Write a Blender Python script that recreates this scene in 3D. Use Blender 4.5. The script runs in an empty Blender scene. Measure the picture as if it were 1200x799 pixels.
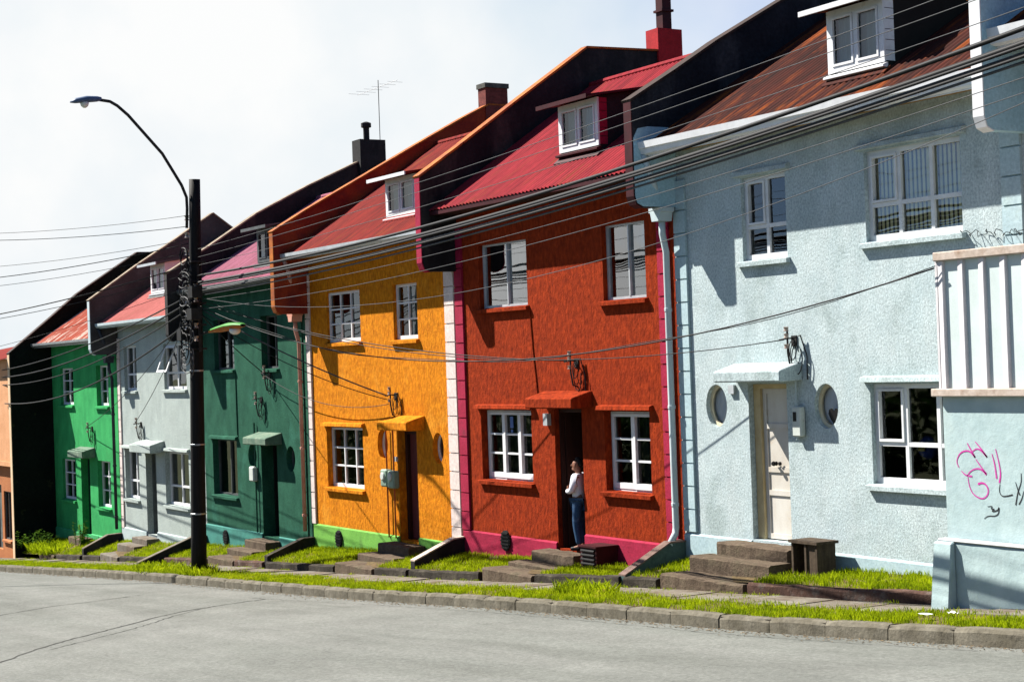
import bpy, bmesh, math, random
import numpy as np
from mathutils import Vector, Matrix
from mathutils.geometry import tessellate_polygon
random.seed(7); rng = np.random.default_rng(7)
scn = bpy.context.scene
col = scn.collection
PI = math.pi

# ------------------------------------------------------------------ terrain profile along the street (x)
SX = [-2500, -80, -31.6, -18, -6.5, -.26, 3.5, 5.5, 7.5, 9.5, 60, 2500]
SZ = [-6.2, -5.8, -2.37, -1.41, -.71, -.26, -.03, .08, .23, .39, 4.0, 4.4]
def S(x): return float(np.interp(x, SX, SZ))            # pavement level
HX = [-60, -46, -36.61, -36.6, -29.26, -29.25, -21.91, -21.9, -14.76, -14.75, -7.46, -7.45, -.01, 0, 7.3, 7.31, 30]
HZ = [-3.9, -3.0, -2.45, -2.12, -1.72, -1.67, -1.28, -1.26, -.92, -.81, -.42, -.39, -.1, .08, .37, .35, 1.6]
def H(x): return float(np.interp(x, HX, HZ))            # ground level at the house fronts
KERB = 3.05                                             # back of the road kerb, metres in front of the fronts
GK = 1.22
def garden(x, w):
    t = min(max(w / GK, 0), 1)
    return H(x) * (1 - t) + (S(x) + .15) * t

# ------------------------------------------------------------------ materials
ALB = .80
def mat(name, c, rough=.8, c2=None, scale=3.0, stretch=(1, 1, 1), bump=0, bscale=60, bstretch=(1, 1, 1), spec=.12, fine=0.15, metal=0, dist=.01, lo=.35, hi=.65, detail=6, stain=None, stain_scale=1.2, stain_lo=.55, stain_hi=.75, stain_stretch=(1, 1, 1)):
    m = bpy.data.materials.new(name); m.use_nodes = True
    nt = m.node_tree; N = nt.nodes; L = nt.links
    b = N['Principled BSDF']
    b.inputs['Roughness'].default_value = rough
    b.inputs['Specular IOR Level'].default_value = spec
    b.inputs['Metallic'].default_value = metal
    tc = N.new('ShaderNodeTexCoord')
    def noise(sc, st, det=6, rgh=.6):
        mp = N.new('ShaderNodeMapping'); mp.inputs['Scale'].default_value = st
        L.new(tc.outputs['Object'], mp.inputs['Vector'])
        n = N.new('ShaderNodeTexNoise'); n.inputs['Scale'].default_value = sc
        n.inputs['Detail'].default_value = det; n.inputs['Roughness'].default_value = rgh
        L.new(mp.outputs[0], n.inputs['Vector']); return n
    if c2 is None: c2 = tuple(v * .72 for v in c[:3])
    c, c2 = [tuple(v * ALB for v in q) for q in (c, c2)]; stain = tuple(v * ALB for v in stain) if stain else None
    n = noise(scale, stretch, detail)
    r = N.new('ShaderNodeValToRGB')
    r.color_ramp.elements[0].position = lo; r.color_ramp.elements[1].position = hi
    r.color_ramp.elements[0].color = (*c2, 1); r.color_ramp.elements[1].color = (*c, 1)
    L.new(n.outputs['Fac'], r.inputs['Fac'])
    out = r.outputs['Color']
    if 'stucco' in name:
        n5 = noise(1.0, (2.2, 2.2, 1.1), 9, .68); m5 = N.new('ShaderNodeMapRange'); m5.inputs[1].default_value = .35; m5.inputs[2].default_value = .7; m5.inputs[3].default_value = 1.08; m5.inputs[4].default_value = .88
        L.new(n5.outputs['Fac'], m5.inputs[0]); v5 = N.new('ShaderNodeVectorMath'); v5.operation = 'SCALE'; L.new(out, v5.inputs[0]); L.new(m5.outputs[0], v5.inputs['Scale']); out = v5.outputs[0]
    if stain:
        n3 = noise(stain_scale, stain_stretch, 8, .65)
        mr = N.new('ShaderNodeMapRange'); mr.inputs[1].default_value = stain_lo; mr.inputs[2].default_value = stain_hi
        L.new(n3.outputs['Fac'], mr.inputs[0])
        mx = N.new('ShaderNodeMixRGB'); L.new(mr.outputs[0], mx.inputs['Fac']); L.new(out, mx.inputs[1]); mx.inputs[2].default_value = (*stain, 1)
        out = mx.outputs[0]
    if fine:
        n2 = noise(bscale * .8, bstretch, 4)
        mr = N.new('ShaderNodeMapRange'); mr.inputs[1].default_value = .3; mr.inputs[2].default_value = .7
        mr.inputs[3].default_value = 1 - fine; mr.inputs[4].default_value = 1 + fine
        L.new(n2.outputs['Fac'], mr.inputs[0])
        mx = N.new('ShaderNodeVectorMath'); mx.operation = 'SCALE'
        L.new(out, mx.inputs[0]); L.new(mr.outputs[0], mx.inputs['Scale'])
        out = mx.outputs[0]
    L.new(out, b.inputs['Base Color'])
    if bump:
        n4 = noise(bscale, bstretch, 5, .65)
        bp = N.new('ShaderNodeBump'); bp.inputs['Strength'].default_value = bump; bp.inputs['Distance'].default_value = dist
        L.new(n4.outputs['Fac'], bp.inputs['Height']); L.new(bp.outputs[0], b.inputs['Normal'])
    return m

STR = (1, 1, .5)
def stucco(name, c, c2, streak=False, stain=None, bump=.7, **k):
    k.setdefault('stain_scale', .9)
    return mat(name, c, .92, c2, 9.0 if streak else 2.2, (1, 1, .55) if streak else (1, 1, .7), bump, 19 if streak else 40, STR if streak else (1, 1, .8), .04, .30, dist=.03 if streak else .018, stain=stain, **k)
M = {}
M['blue'] = stucco('blue_stucco', (.47, .545, .555), (.40, .485, .50), bump=.5, stain=(.33, .40, .40), stain_lo=.52, stain_hi=.64)
M['bluedark'] = mat('blue_smooth', (.38, .56, .64), .8, (.32, .5, .58), 2, bump=.2, bscale=30)
M['blueext'] = mat('blue_ext_plaster', (.42, .535, .54), .85, (.36, .475, .485), 3, bump=.35, bscale=9, fine=.06, stain=(.45, .55, .53), dist=.02)
M['red'] = stucco('red_stucco', (.30, .036, .008), (.185, .021, .006), True, stain=(.24, .030, .007))
M['orange'] = stucco('orange_stucco', (.64, .225, .010), (.47, .145, .007), True, stain=(.66, .28, .03))
M['dgreen'] = stucco('dark_green_stucco', (.029, .108, .068), (.017, .070, .045), stain=(.042, .155, .11), bump=.45)
M['grey'] = stucco('grey_stucco', (.40, .455, .43), (.34, .39, .37), stain=(.32, .36, .34), bump=.4)
M['green'] = stucco('green_stucco', (.05, .37, .115), (.032, .27, .085), stain=(.04, .24, .075), bump=.4)
M['crimson'] = mat('crimson_paint', (.36, .016, .055), .85, (.28, .012, .04), 3, bump=.4, bscale=25, dist=.015, stain=(.2, .02, .04), stain_scale=3)
M['palepink'] = mat('pale_pink_paint', (.70, .60, .56), .8, (.62, .52, .48), 3, bump=.2, bscale=20)
M['greenbase'] = mat('green_base_paint', (.17, .42, .07), .85, (.13, .34, .055), 3, bump=.4, bscale=30, stain=(.10, .22, .05), stain_scale=2.5)
M['dgbase'] = mat('teal_base_paint', (.06, .24, .20), .85, (.045, .18, .15), 3, bump=.3, bscale=30)
M['bluebase'] = mat('blue_base_paint', (.41, .53, .56), .8, (.35, .47, .51), 2, bump=.25, bscale=25, stain=(.36, .46, .44), stain_scale=2)
M['greybase'] = mat('grey_base_paint', (.44, .52, .52), .85, (.36, .44, .44), 3, bump=.3, bscale=30)
M['grnbase'] = mat('bright_green_base', (.06, .40, .15), .85, (.045, .3, .11), 3, bump=.3, bscale=30)
M['canopygreen'] = mat('weathered_green_canopy', (.16, .22, .16), .9, (.09, .15, .11), 4, bump=.4, bscale=25, stain=(.22, .24, .19), stain_scale=4)
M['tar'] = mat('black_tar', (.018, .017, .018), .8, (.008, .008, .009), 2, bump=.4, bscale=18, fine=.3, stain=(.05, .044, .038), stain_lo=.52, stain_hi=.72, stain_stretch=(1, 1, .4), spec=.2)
M['tarblue'] = mat('blue_black_tar', (.020, .024, .030), .8, (.008, .010, .014), 1.6, bump=.4, bscale=18, fine=.3, spec=.1, stain=(.05, .055, .06), stain_lo=.54, stain_hi=.74, stain_stretch=(1, 1, .4))
M['rustwall'] = mat('orange_brown_wall', (.36, .065, .02), .9, (.20, .022, .016), 1.2, bump=.3, bscale=25, stain=(.13, .03, .03), stain_scale=1.6)
M['greywall'] = mat('dark_grey_wall', (.085, .078, .075), .85, (.05, .042, .042), 1.6, bump=.3, bscale=25)
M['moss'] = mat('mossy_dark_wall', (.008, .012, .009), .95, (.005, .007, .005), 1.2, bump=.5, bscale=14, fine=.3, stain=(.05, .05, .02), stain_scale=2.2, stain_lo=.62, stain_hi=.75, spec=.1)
M['white'] = mat('white_paint', (.74, .75, .76), .6, (.64, .65, .66), 4, fine=.04, stain=(.5, .47, .42), stain_scale=4, stain_lo=.62, stain_hi=.8)
M['cream'] = mat('cream_paint', (.72, .66, .48), .6, (.62, .54, .36), 3, fine=.04)
M['doorwhite'] = mat('old_white_door', (.62, .60, .55), .55, (.52, .48, .42), 2.5, (1, 1, .4), fine=.04, stain=(.42, .30, .16), stain_scale=3, stain_lo=.6, stain_hi=.8)
M['doorframe'] = mat('yellowed_door_frame', (.62, .50, .28), .6, (.5, .38, .2), 3, fine=.05)
M['brown'] = mat('dark_brown_wood', (.05, .018, .012), .6, (.03, .012, .01), 5, (1, 1, .15), fine=.1)
M['redbrown'] = mat('red_brown_wood', (.13, .032, .028), .6, (.09, .02, .02), 5, (1, 1, .15), fine=.1)
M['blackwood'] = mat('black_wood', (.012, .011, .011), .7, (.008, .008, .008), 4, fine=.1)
M['greenwood'] = mat('dark_green_door', (.012, .05, .03), .6, (.008, .03, .02), 4, fine=.1)
M['greydoor'] = mat('grey_door', (.13, .15, .14), .6, (.09, .1, .1), 4, fine=.1)
M['alu'] = mat('aluminium', (.55, .58, .60), .4, (.45, .48, .5), 6, fine=.04, metal=.3)
M['darkalu'] = mat('dark_frame', (.10, .11, .11), .5, (.07, .075, .075), 5, fine=.05)
M['curtain'] = mat('sheer_curtain', (.70, .74, .72), .95, (.55, .6, .58), 9, (4, 1, .1), fine=.03)
M['whitecloth'] = mat('white_cloth', (.95, .95, .98), .9, (.9, .9, .94), 4, fine=.02)
M['curtaindark'] = mat('green_grey_curtain', (.07, .085, .07), .95, (.025, .032, .028), 5, (4, 1, .1), fine=.03)
M['curtaingrey'] = mat('grey_curtain', (.22, .23, .21), .95, (.12, .13, .12), 5, (4, 1, .1), fine=.03)
M['blind'] = mat('vertical_blind', (1.15, 1.05, .62), .9, (1.0, .9, .5), 5, (3, 1, .1), fine=.03)
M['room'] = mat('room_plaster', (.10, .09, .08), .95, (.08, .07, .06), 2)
M['pipe'] = mat('painted_pipe', (.52, .60, .62), .55, (.42, .5, .52), 3, (1, 1, .4), fine=.05)
M['pipepink'] = mat('pale_pink_pipe', (.62, .34, .26), .6, (.5, .22, .16), 3, fine=.05)
M['piporange'] = mat('orange_pipe', (.46, .11, .035), .6, (.36, .07, .025), 3, fine=.05)
M['darkpipe'] = mat('dark_pipe', (.05, .055, .07), .6, (.03, .035, .045), 3, fine=.05)
M['soffit'] = mat('ochre_soffit', (.42, .27, .10), .8, (.32, .18, .06), 3, fine=.1)
M['darksoffit'] = mat('dark_soffit', (.05, .022, .018), .8, (.03, .015, .013), 3, fine=.1)
M['rust'] = mat('rusty_flashing', (.46, .14, .02), .8, (.24, .06, .02), 4, fine=.2)
M['darkflash'] = mat('dark_flashing', (.05, .03, .024), .8, (.03, .02, .016), 4, fine=.2)
M['paleflash'] = mat('pale_flashing', (.30, .24, .17), .8, (.16, .12, .08), 4, fine=.2)
def roofmat(name, c, c2, rust, rlo, rhi):
    return mat(name, c, .85, c2, 2.4, (3, .35, .35), .12, 40, (1, .3, .3), .08, .12, dist=.01, stain=rust, stain_scale=1.7, stain_stretch=(2.2, .32, .32), stain_lo=rlo, stain_hi=rhi)
M['roofred'] = roofmat('crimson_roof_sheet', (.32, .022, .032), (.18, .012, .019), (.20, .040, .015), .54, .70)
M['roofrust'] = roofmat('rusty_roof_sheet', (.075, .016, .010), (.026, .010, .008), (.26, .060, .010), .52, .66)
M['rooforange'] = roofmat('red_rust_roof_sheet', (.25, .020, .014), (.12, .012, .010), (.22, .052, .010), .56, .70)
M['roofpink'] = roofmat('faded_pink_roof_sheet', (.36, .12, .18), (.21, .065, .095), (.24, .085, .07), .55, .7)
M['roofsalmon'] = roofmat('faded_salmon_roof_sheet', (.44, .13, .115), (.33, .085, .075), (.28, .10, .06), .55, .7)
M['roofgreen'] = roofmat('orange_red_roof_sheet', (.34, .06, .03), (.24, .04, .02), (.55, .45, .38), .55, .6)
M['concrete'] = mat('mossy_concrete', (.145, .108, .075), .95, (.08, .058, .04), 3, bump=.8, bscale=22, fine=.2, stain=(.085, .072, .045), stain_scale=3, stain_lo=.5, stain_hi=.72, dist=.02)
M['redconcrete'] = mat('red_stained_concrete', (.10, .055, .04), .95, (.06, .035, .028), 3, bump=.8, bscale=22, fine=.25, stain=(.16, .14, .12), stain_scale=4, stain_lo=.52, stain_hi=.72, dist=.02)
M['darkconcrete'] = mat('dark_concrete', (.050, .042, .033), .95, (.028, .024, .018), 3, bump=.8, bscale=22, fine=.25, stain=(.10, .09, .06), stain_scale=3, dist=.02)
M['kerbstone'] = mat('kerb_concrete', (.17, .155, .12), .95, (.11, .098, .072), 3.5, bump=.6, bscale=18, fine=.2, stain=(.09, .08, .055), stain_scale=2.2, stain_lo=.5, stain_hi=.75, dist=.02)
M['pave'] = mat('pavement_concrete', (.21, .19, .16), .95, (.15, .135, .11), 2, bump=.5, bscale=20, fine=.15, stain=(.10, .07, .045), stain_scale=1.3, stain_lo=.42, stain_hi=.66, dist=.015)
M['soil'] = mat('soil', (.12, .09, .04), 1, (.085, .055, .03), 4, bump=.8, bscale=20, fine=.25, stain=(.19, .10, .05), stain_scale=2)
M['land'] = mat('land', (.10, .12, .05), 1, (.08, .09, .04), .1)
M['wedgetop'] = mat('stained_wall_top', (.20, .13, .11), .9, (.12, .08, .065), 5, bump=.4, bscale=20, fine=.15)
M['wedgegreen'] = mat('green_grey_plaster', (.075, .12, .11), .9, (.045, .075, .07), 3, bump=.4, bscale=15, stain=(.03, .05, .04), stain_scale=3)
M['pole'] = mat('tarred_pole', (.013, .012, .012), .7, (.007, .007, .007), 4, (6, 6, .2), .3, 20, (3, 3, .2), fine=.2)
M['cable'] = mat('black_cable', (.010, .010, .011), .6, (.007, .007, .008), 4, fine=.05, spec=.15)
M['greycable'] = mat('grey_cable', (.075, .077, .08), .6, (.05, .052, .055), 4, fine=.05, spec=.15)
M['galv'] = mat('galvanised_steel', (.40, .41, .42), .4, (.3, .31, .32), 8, fine=.06, metal=.6)
M['darkiron'] = mat('dark_iron', (.03, .03, .03), .6, (.02, .018, .016), 8, fine=.1)
M['porcelain'] = mat('porcelain', (.42, .34, .28), .25, (.2, .13, .1), 6, fine=.02, spec=.6)
M['lampblue'] = mat('blue_grey_lamp_shell', (.09, .14, .24), .5, (.07, .11, .19), 4, fine=.04)
M['lampgreen'] = mat('green_lamp_hood', (.06, .26, .04), .5, (.05, .2, .03), 4, fine=.04)
M['lamporange'] = mat('rusty_orange_lamp', (.45, .17, .03), .6, (.3, .1, .02), 8, fine=.1)
M['lens'] = mat('lamp_lens', (.75, .75, .7), .25, (.65, .65, .6), 4, fine=.02)
M['meter'] = mat('meter_shell', (.58, .62, .58), .5, (.48, .52, .48), 5, fine=.05, stain=(.25, .16, .08), stain_scale=9, stain_lo=.62)
M['metergreen'] = mat('green_grey_meter', (.26, .36, .28), .5, (.2, .28, .22), 5, fine=.05)
M['black'] = mat('black_plastic', (.012, .012, .012), .4, (.01, .01, .01), 4, fine=.02)
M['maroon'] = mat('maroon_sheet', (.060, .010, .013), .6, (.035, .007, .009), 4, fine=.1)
M['chimred'] = mat('red_chimney', (.40, .022, .028), .8, (.30, .016, .02), 3, bump=.3, bscale=25)
M['chimbrick'] = mat('old_brick_chimney', (.20, .055, .045), .9, (.12, .035, .03), 4, (1, 1, 3), .5, 20, fine=.2)
M['chimgrey'] = mat('sooty_chimney_cap', (.11, .115, .10), .9, (.06, .06, .055), 4, bump=.4, bscale=20)
M['peach'] = mat('peach_paint', (.64, .33, .17), .85, (.54, .26, .12), 2, bump=.3, bscale=25)
M['peachbrown'] = mat('orange_brown_paint', (.42, .16, .06), .85, (.34, .12, .045), 2, bump=.3, bscale=25)
M['creamwall'] = mat('cream_edge', (.70, .52, .34), .85, (.6, .42, .26), 2)
M['ledge'] = mat('stained_ledge', (.52, .44, .38), .9, (.42, .34, .28), 4, bump=.4, bscale=20, fine=.1, stain=(.30, .2, .14), stain_scale=5)
M['fin'] = mat('off_white_fins', (.68, .66, .67), .8, (.58, .56, .57), 3, fine=.05, stain=(.45, .41, .38), stain_scale=3, stain_lo=.6, stain_hi=.8)
M['finpanel'] = mat('fin_back_panel', (.58, .66, .65), .8, (.52, .6, .59), 3, fine=.05)
M['pink'] = mat('magenta_spray', (.55, .03, .30), .7, (.5, .08, .34), 9, fine=.1)
M['sprayblack'] = mat('black_marker', (.04, .045, .05), .7, (.03, .03, .03), 9, fine=.1)
M['wood'] = mat('old_board', (.085, .062, .042), .9, (.045, .033, .024), 4, (4, 4, .4), .5, 20, fine=.2)
M['skin'] = mat('skin', (.28, .13, .085), .6, (.24, .11, .07), 8, fine=.03)
M['shirt'] = mat('white_shirt', (.78, .77, .82), .9, (.66, .65, .74), 6, fine=.03)
M['jeans'] = mat('blue_jeans', (.035, .085, .17), .9, (.02, .05, .11), 9, (1, 1, .4), fine=.1, stain=(.12, .2, .32), stain_scale=6)
M['hair'] = mat('dark_hair', (.012, .008, .007), .6, (.008, .006, .005), 20, fine=.1)
M['shoe'] = mat('dark_shoe', (.02, .02, .022), .5, (.015, .015, .016), 8, fine=.05)
M['bluecloth'] = mat('blue_cloth', (.05, .09, .42), .8, (.04, .07, .34), 8, fine=.05)
M['yellow'] = mat('yellow_patch', (.75, .62, .25), .8, (.7, .55, .2), 8, fine=.05)
M['bluesticker'] = mat('blue_sticker', (.10, .18, .42), .6, (.08, .14, .34), 8, fine=.05)
M['paper'] = mat('white_paper', (.75, .76, .74), .9, (.66, .67, .65), 8, fine=.05)
M['grit'] = mat('dry_grit', (.26, .19, .11), .95, (.08, .06, .04), 9, fine=.2)
M['tarline'] = mat('tar_seam', (.07, .07, .065), .9, (.045, .045, .042), 6, fine=.2)

def roadmat():
    m = mat('worn_asphalt', (.160, .167, .152), .95, (.126, .131, .118), 1.1, (.16, 1, 1), .6, 55, fine=.16, stain=(.172, .176, .162), stain_scale=.9, stain_lo=.42, stain_hi=.66, stain_stretch=(.12, 1, 1), dist=.012)
    nt = m.node_tree; N = nt.nodes; L = nt.links; b = N['Principled BSDF']
    src = b.inputs['Base Color'].links[0].from_socket
    tc = N.new('ShaderNodeTexCoord')
    v = N.new('ShaderNodeTexVoronoi'); v.feature = 'DISTANCE_TO_EDGE'; v.inputs['Scale'].default_value = .22
    w = N.new('ShaderNodeTexNoise'); w.inputs['Scale'].default_value = 1.2; w.inputs['Detail'].default_value = 8
    L.new(tc.outputs['Object'], w.inputs['Vector'])
    ad = N.new('ShaderNodeVectorMath'); ad.operation = 'MULTIPLY_ADD'
    L.new(w.outputs['Color'], ad.inputs[0]); ad.inputs[1].default_value = (1.6, 1.6, 0); L.new(tc.outputs['Object'], ad.inputs[2])
    L.new(ad.outputs[0], v.inputs['Vector'])
    mr = N.new('ShaderNodeMapRange'); mr.inputs[1].default_value = .0; mr.inputs[2].default_value = .006
    mr.inputs[3].default_value = .86; mr.inputs[4].default_value = 1.0
    L.new(v.outputs['Distance'], mr.inputs[0])
    sc = N.new('ShaderNodeVectorMath'); sc.operation = 'SCALE'
    L.new(src, sc.inputs[0]); L.new(mr.outputs[0], sc.inputs['Scale'])
    # loose dark and pale stones in the surface, and worn patches
    vs = N.new('ShaderNodeTexVoronoi'); vs.inputs['Scale'].default_value = 26; L.new(tc.outputs['Object'], vs.inputs['Vector'])
    m2 = N.new('ShaderNodeMapRange'); m2.inputs[1].default_value = 0; m2.inputs[2].default_value = 1; m2.inputs[3].default_value = .84; m2.inputs[4].default_value = 1.16
    sp = N.new('ShaderNodeSeparateColor'); L.new(vs.outputs['Color'], sp.inputs[0]); L.new(sp.outputs[0], m2.inputs[0])
    s2 = N.new('ShaderNodeVectorMath'); s2.operation = 'SCALE'; L.new(sc.outputs[0], s2.inputs[0]); L.new(m2.outputs[0], s2.inputs['Scale'])
    pn = N.new('ShaderNodeTexNoise'); pn.inputs['Scale'].default_value = .45; pn.inputs['Detail'].default_value = 9; pn.inputs['Roughness'].default_value = .7; L.new(tc.outputs['Object'], pn.inputs['Vector'])
    m3 = N.new('ShaderNodeMapRange'); m3.inputs[1].default_value = .35; m3.inputs[2].default_value = .65; m3.inputs[3].default_value = .88; m3.inputs[4].default_value = 1.10; L.new(pn.outputs['Fac'], m3.inputs[0])
    s3 = N.new('ShaderNodeVectorMath'); s3.operation = 'SCALE'; L.new(s2.outputs[0], s3.inputs[0]); L.new(m3.outputs[0], s3.inputs['Scale']); L.new(s3.outputs[0], b.inputs['Base Color'])
    return m
M['road'] = roadmat()

def grassmat(name, a, b_, dry):
    m = bpy.data.materials.new(name); m.use_nodes = True
    nt = m.node_tree; N = nt.nodes; L = nt.links; N.clear()
    out = N.new('ShaderNodeOutputMaterial'); tc = N.new('ShaderNodeTexCoord')
    n = N.new('ShaderNodeTexNoise'); n.inputs['Scale'].default_value = 3.2; n.inputs['Detail'].default_value = 8; n.inputs['Roughness'].default_value = .65
    L.new(tc.outputs['Object'], n.inputs['Vector'])
    r = N.new('ShaderNodeValToRGB'); r.color_ramp.elements[0].position = .3; r.color_ramp.elements[1].position = .62
    r.color_ramp.elements[0].color = (*a, 1); r.color_ramp.elements[1].color = (*b_, 1)
    e = r.color_ramp.elements.new(.70); e.color = (*dry, 1)
    e = r.color_ramp.elements.new(.36); e.color = (a[0] * .62, a[1] * .62, a[2] * 1.6, 1)
    L.new(n.outputs['Fac'], r.inputs['Fac'])
    oi = N.new('ShaderNodeTexNoise'); oi.inputs['Scale'].default_value = 90; L.new(tc.outputs['Object'], oi.inputs['Vector'])
    mr = N.new('ShaderNodeMapRange'); mr.inputs[1].default_value = .3; mr.inputs[2].default_value = .7; mr.inputs[3].default_value = .38; mr.inputs[4].default_value = 1.3
    L.new(oi.outputs['Fac'], mr.inputs[0])
    sc = N.new('ShaderNodeVectorMath'); sc.operation = 'SCALE'; L.new(r.outputs[0], sc.inputs[0]); L.new(mr.outputs[0], sc.inputs['Scale'])
    d = N.new('ShaderNodeBsdfDiffuse'); t = N.new('ShaderNodeBsdfTranslucent'); mx = N.new('ShaderNodeMixShader'); mx.inputs[0].default_value = .45
    L.new(sc.outputs[0], d.inputs[0]); L.new(sc.outputs[0], t.inputs[0]); L.new(d.outputs[0], mx.inputs[1]); L.new(t.outputs[0], mx.inputs[2]); L.new(mx.outputs[0], out.inputs[0])
    return m
M['grass'] = grassmat('lush_grass', (.23, .34, .005), (.40, .49, .008), (.44, .40, .05))
M['leaf'] = grassmat('weed_leaf', (.05, .12, .012), (.12, .22, .02), (.2, .24, .03))

def glassmat(name, tint, boost):
    m = bpy.data.materials.new(name); m.use_nodes = True
    nt = m.node_tree; N = nt.nodes; L = nt.links; N.clear()
    out = N.new('ShaderNodeOutputMaterial'); f = N.new('ShaderNodeFresnel'); f.inputs['IOR'].default_value = 1.5
    k = N.new('ShaderNodeMath'); k.operation = 'MULTIPLY_ADD'; k.inputs[1].default_value = boost; k.inputs[2].default_value = .02; k.use_clamp = True
    L.new(f.outputs[0], k.inputs[0])
    tr = N.new('ShaderNodeBsdfTransparent'); tr.inputs[0].default_value = (*tint, 1)
    g = N.new('ShaderNodeBsdfGlossy'); g.inputs['Roughness'].default_value = .02
    tc = N.new('ShaderNodeTexCoord'); n = N.new('ShaderNodeTexNoise'); n.inputs['Scale'].default_value = 1.6; n.inputs['Detail'].default_value = 1
    L.new(tc.outputs['Object'], n.inputs['Vector'])
    bp = N.new('ShaderNodeBump'); bp.inputs['Strength'].default_value = .12; bp.inputs['Distance'].default_value = .03
    L.new(n.outputs['Fac'], bp.inputs['Height']); L.new(bp.outputs[0], g.inputs['Normal'])
    mx = N.new('ShaderNodeMixShader'); L.new(k.outputs[0], mx.inputs[0]); L.new(tr.outputs[0], mx.inputs[1]); L.new(g.outputs[0], mx.inputs[2]); L.new(mx.outputs[0], out.inputs[0])
    return m
M['treeleaf'] = grassmat('far_tree_leaf', (.012, .03, .006), (.025, .055, .010), (.04, .06, .015))
M['glassblind'] = glassmat('bright_window_glass', (.95, .95, .90), 2.2)
M['glassclear'] = glassmat('clear_window_glass', (.92, .94, .93), 1.0)
M['glass'] = glassmat('window_glass', (.62, .66, .64), 1.25)
M['glassmirror'] = glassmat('reflecting_window_glass', (.6, .66, .64), 5.0)
M['glassdark'] = glassmat('dark_window_glass', (.45, .48, .46), 1.2)

# ------------------------------------------------------------------ mesh helpers
ORG = {}
def tag(o, label=None, cat=None, group=None, kind=None):
    if label: o['label'] = label
    if cat: o['category'] = cat
    if group: o['group'] = group
    if kind: o['kind'] = kind
    return o
def thing(name, loc, label, cat, group=None):
    o = bpy.data.objects.new(name, None); col.objects.link(o); o.location = loc; o.empty_display_size = .2
    ORG[o.name] = Vector(loc)
    return tag(o, label, cat, group)
class MB:
    def __init__(s): s.v = []; s.f = []
    def add(s, vs, fs):
        k = len(s.v); s.v += [tuple(p) for p in vs]; s.f += [tuple(i + k for i in f) for f in fs]
        return s
    def box(s, x0, x1, y0, y1, z0, z1):
        return s.add([(x, y, z) for x in (x0, x1) for y in (y0, y1) for z in (z0, z1)], [(0, 1, 3, 2), (4, 6, 7, 5), (0, 4, 5, 1), (2, 3, 7, 6), (0, 2, 6, 4), (1, 5, 7, 3)])
    def prism(s, poly, axis, a, b):     # poly in the other two axes, extruded a..b along axis
        n = len(poly)
        def p(u, v, t): return (t, u, v) if axis == 'x' else ((u, t, v) if axis == 'y' else (u, v, t))
        vs = [p(u, v, a) for u, v in poly] + [p(u, v, b) for u, v in poly]
        fs = [tuple(range(n - 1, -1, -1)), tuple(range(n, 2 * n))] + [(i, (i + 1) % n, n + (i + 1) % n, n + i) for i in range(n)]
        return s.add(vs, fs)
    def quad(s, a, b, c, d): return s.add([a, b, c, d], [(0, 1, 2, 3)])
    def tube(s, pts, r, n=6, cap=True):
        pts = [Vector(p) for p in pts]; rs = r if isinstance(r, (list, tuple)) else [r] * len(pts)
        rings = []; k0 = len(s.v); up = None
        for i, p in enumerate(pts):
            t = (pts[min(i + 1, len(pts) - 1)] - pts[max(i - 1, 0)])
            t = t.normalized() if t.length > 1e-9 else Vector((0, 0, 1))
            if up is None: up = Vector((0, 0, 1)) if abs(t.z) < .9 else Vector((1, 0, 0))
            a = t.cross(up)
            if a.length < 1e-6: a = t.cross(Vector((0, 1, 0)))
            a.normalize(); b = a.cross(t).normalized(); up = b
            for k in range(n):
                an = 2 * PI * k / n
                s.v.append(tuple(p + a * math.cos(an) * rs[i] + b * math.sin(an) * rs[i]))
        for i in range(len(pts) - 1):
            for k in range(n):
                s.f.append((k0 + i * n + k, k0 + i * n + (k + 1) % n, k0 + (i + 1) * n + (k + 1) % n, k0 + (i + 1) * n + k))
        if cap:
            s.f.append(tuple(k0 + k for k in range(n - 1, -1, -1))); e = k0 + (len(pts) - 1) * n
            s.f.append(tuple(e + k for k in range(n)))
        return s
    def lathe(s, c, prof, n=12, axis='z'):   # prof [(r, h)]
        k0 = len(s.v)
        for r, h in prof:
            for k in range(n):
                an = 2 * PI * k / n; a, b = r * math.cos(an), r * math.sin(an)
                s.v.append((c[0] + a, c[1] + b, c[2] + h) if axis == 'z' else ((c[0] + h, c[1] + a, c[2] + b) if axis == 'x' else (c[0] + a, c[1] + h, c[2] + b)))
        for i in range(len(prof) - 1):
            for k in range(n): s.f.append((k0 + i * n + k, k0 + i * n + (k + 1) % n, k0 + (i + 1) * n + (k + 1) % n, k0 + (i + 1) * n + k))
        s.f.append(tuple(k0 + k for k in range(n - 1, -1, -1))); e = k0 + (len(prof) - 1) * n
        s.f.append(tuple(e + k for k in range(n)))
        return s
    def build(s, name, m, parent=None, smooth=False, loc=None, bevel=0, recalc=True):
        me = bpy.data.meshes.new(name)
        org = ORG[parent.name] if parent is not None else Vector(loc or (0, 0, 0))
        me.from_pydata([(x - org[0], y - org[1], z - org[2]) for x, y, z in s.v], [], s.f)
        bm = bmesh.new(); bm.from_mesh(me)
        if recalc and name != 'pane': bmesh.ops.recalc_face_normals(bm, faces=bm.faces)
        if bevel:
            bmesh.ops.bevel(bm, geom=[e for e in bm.edges if len(e.link_faces) == 2 and e.calc_face_angle() > .6], offset=bevel, segments=1, affect='EDGES', clamp_overlap=True)
        bm.to_mesh(me); bm.free()
        if smooth:
            me.polygons.foreach_set('use_smooth', [True] * len(me.polygons))
        me.materials.append(m)
        o = bpy.data.objects.new(name, me); col.objects.link(o)
        if parent is not None: o.parent = parent; ORG[o.name] = ORG[parent.name]
        else: o.location = org; ORG[o.name] = org
        return o
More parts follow.
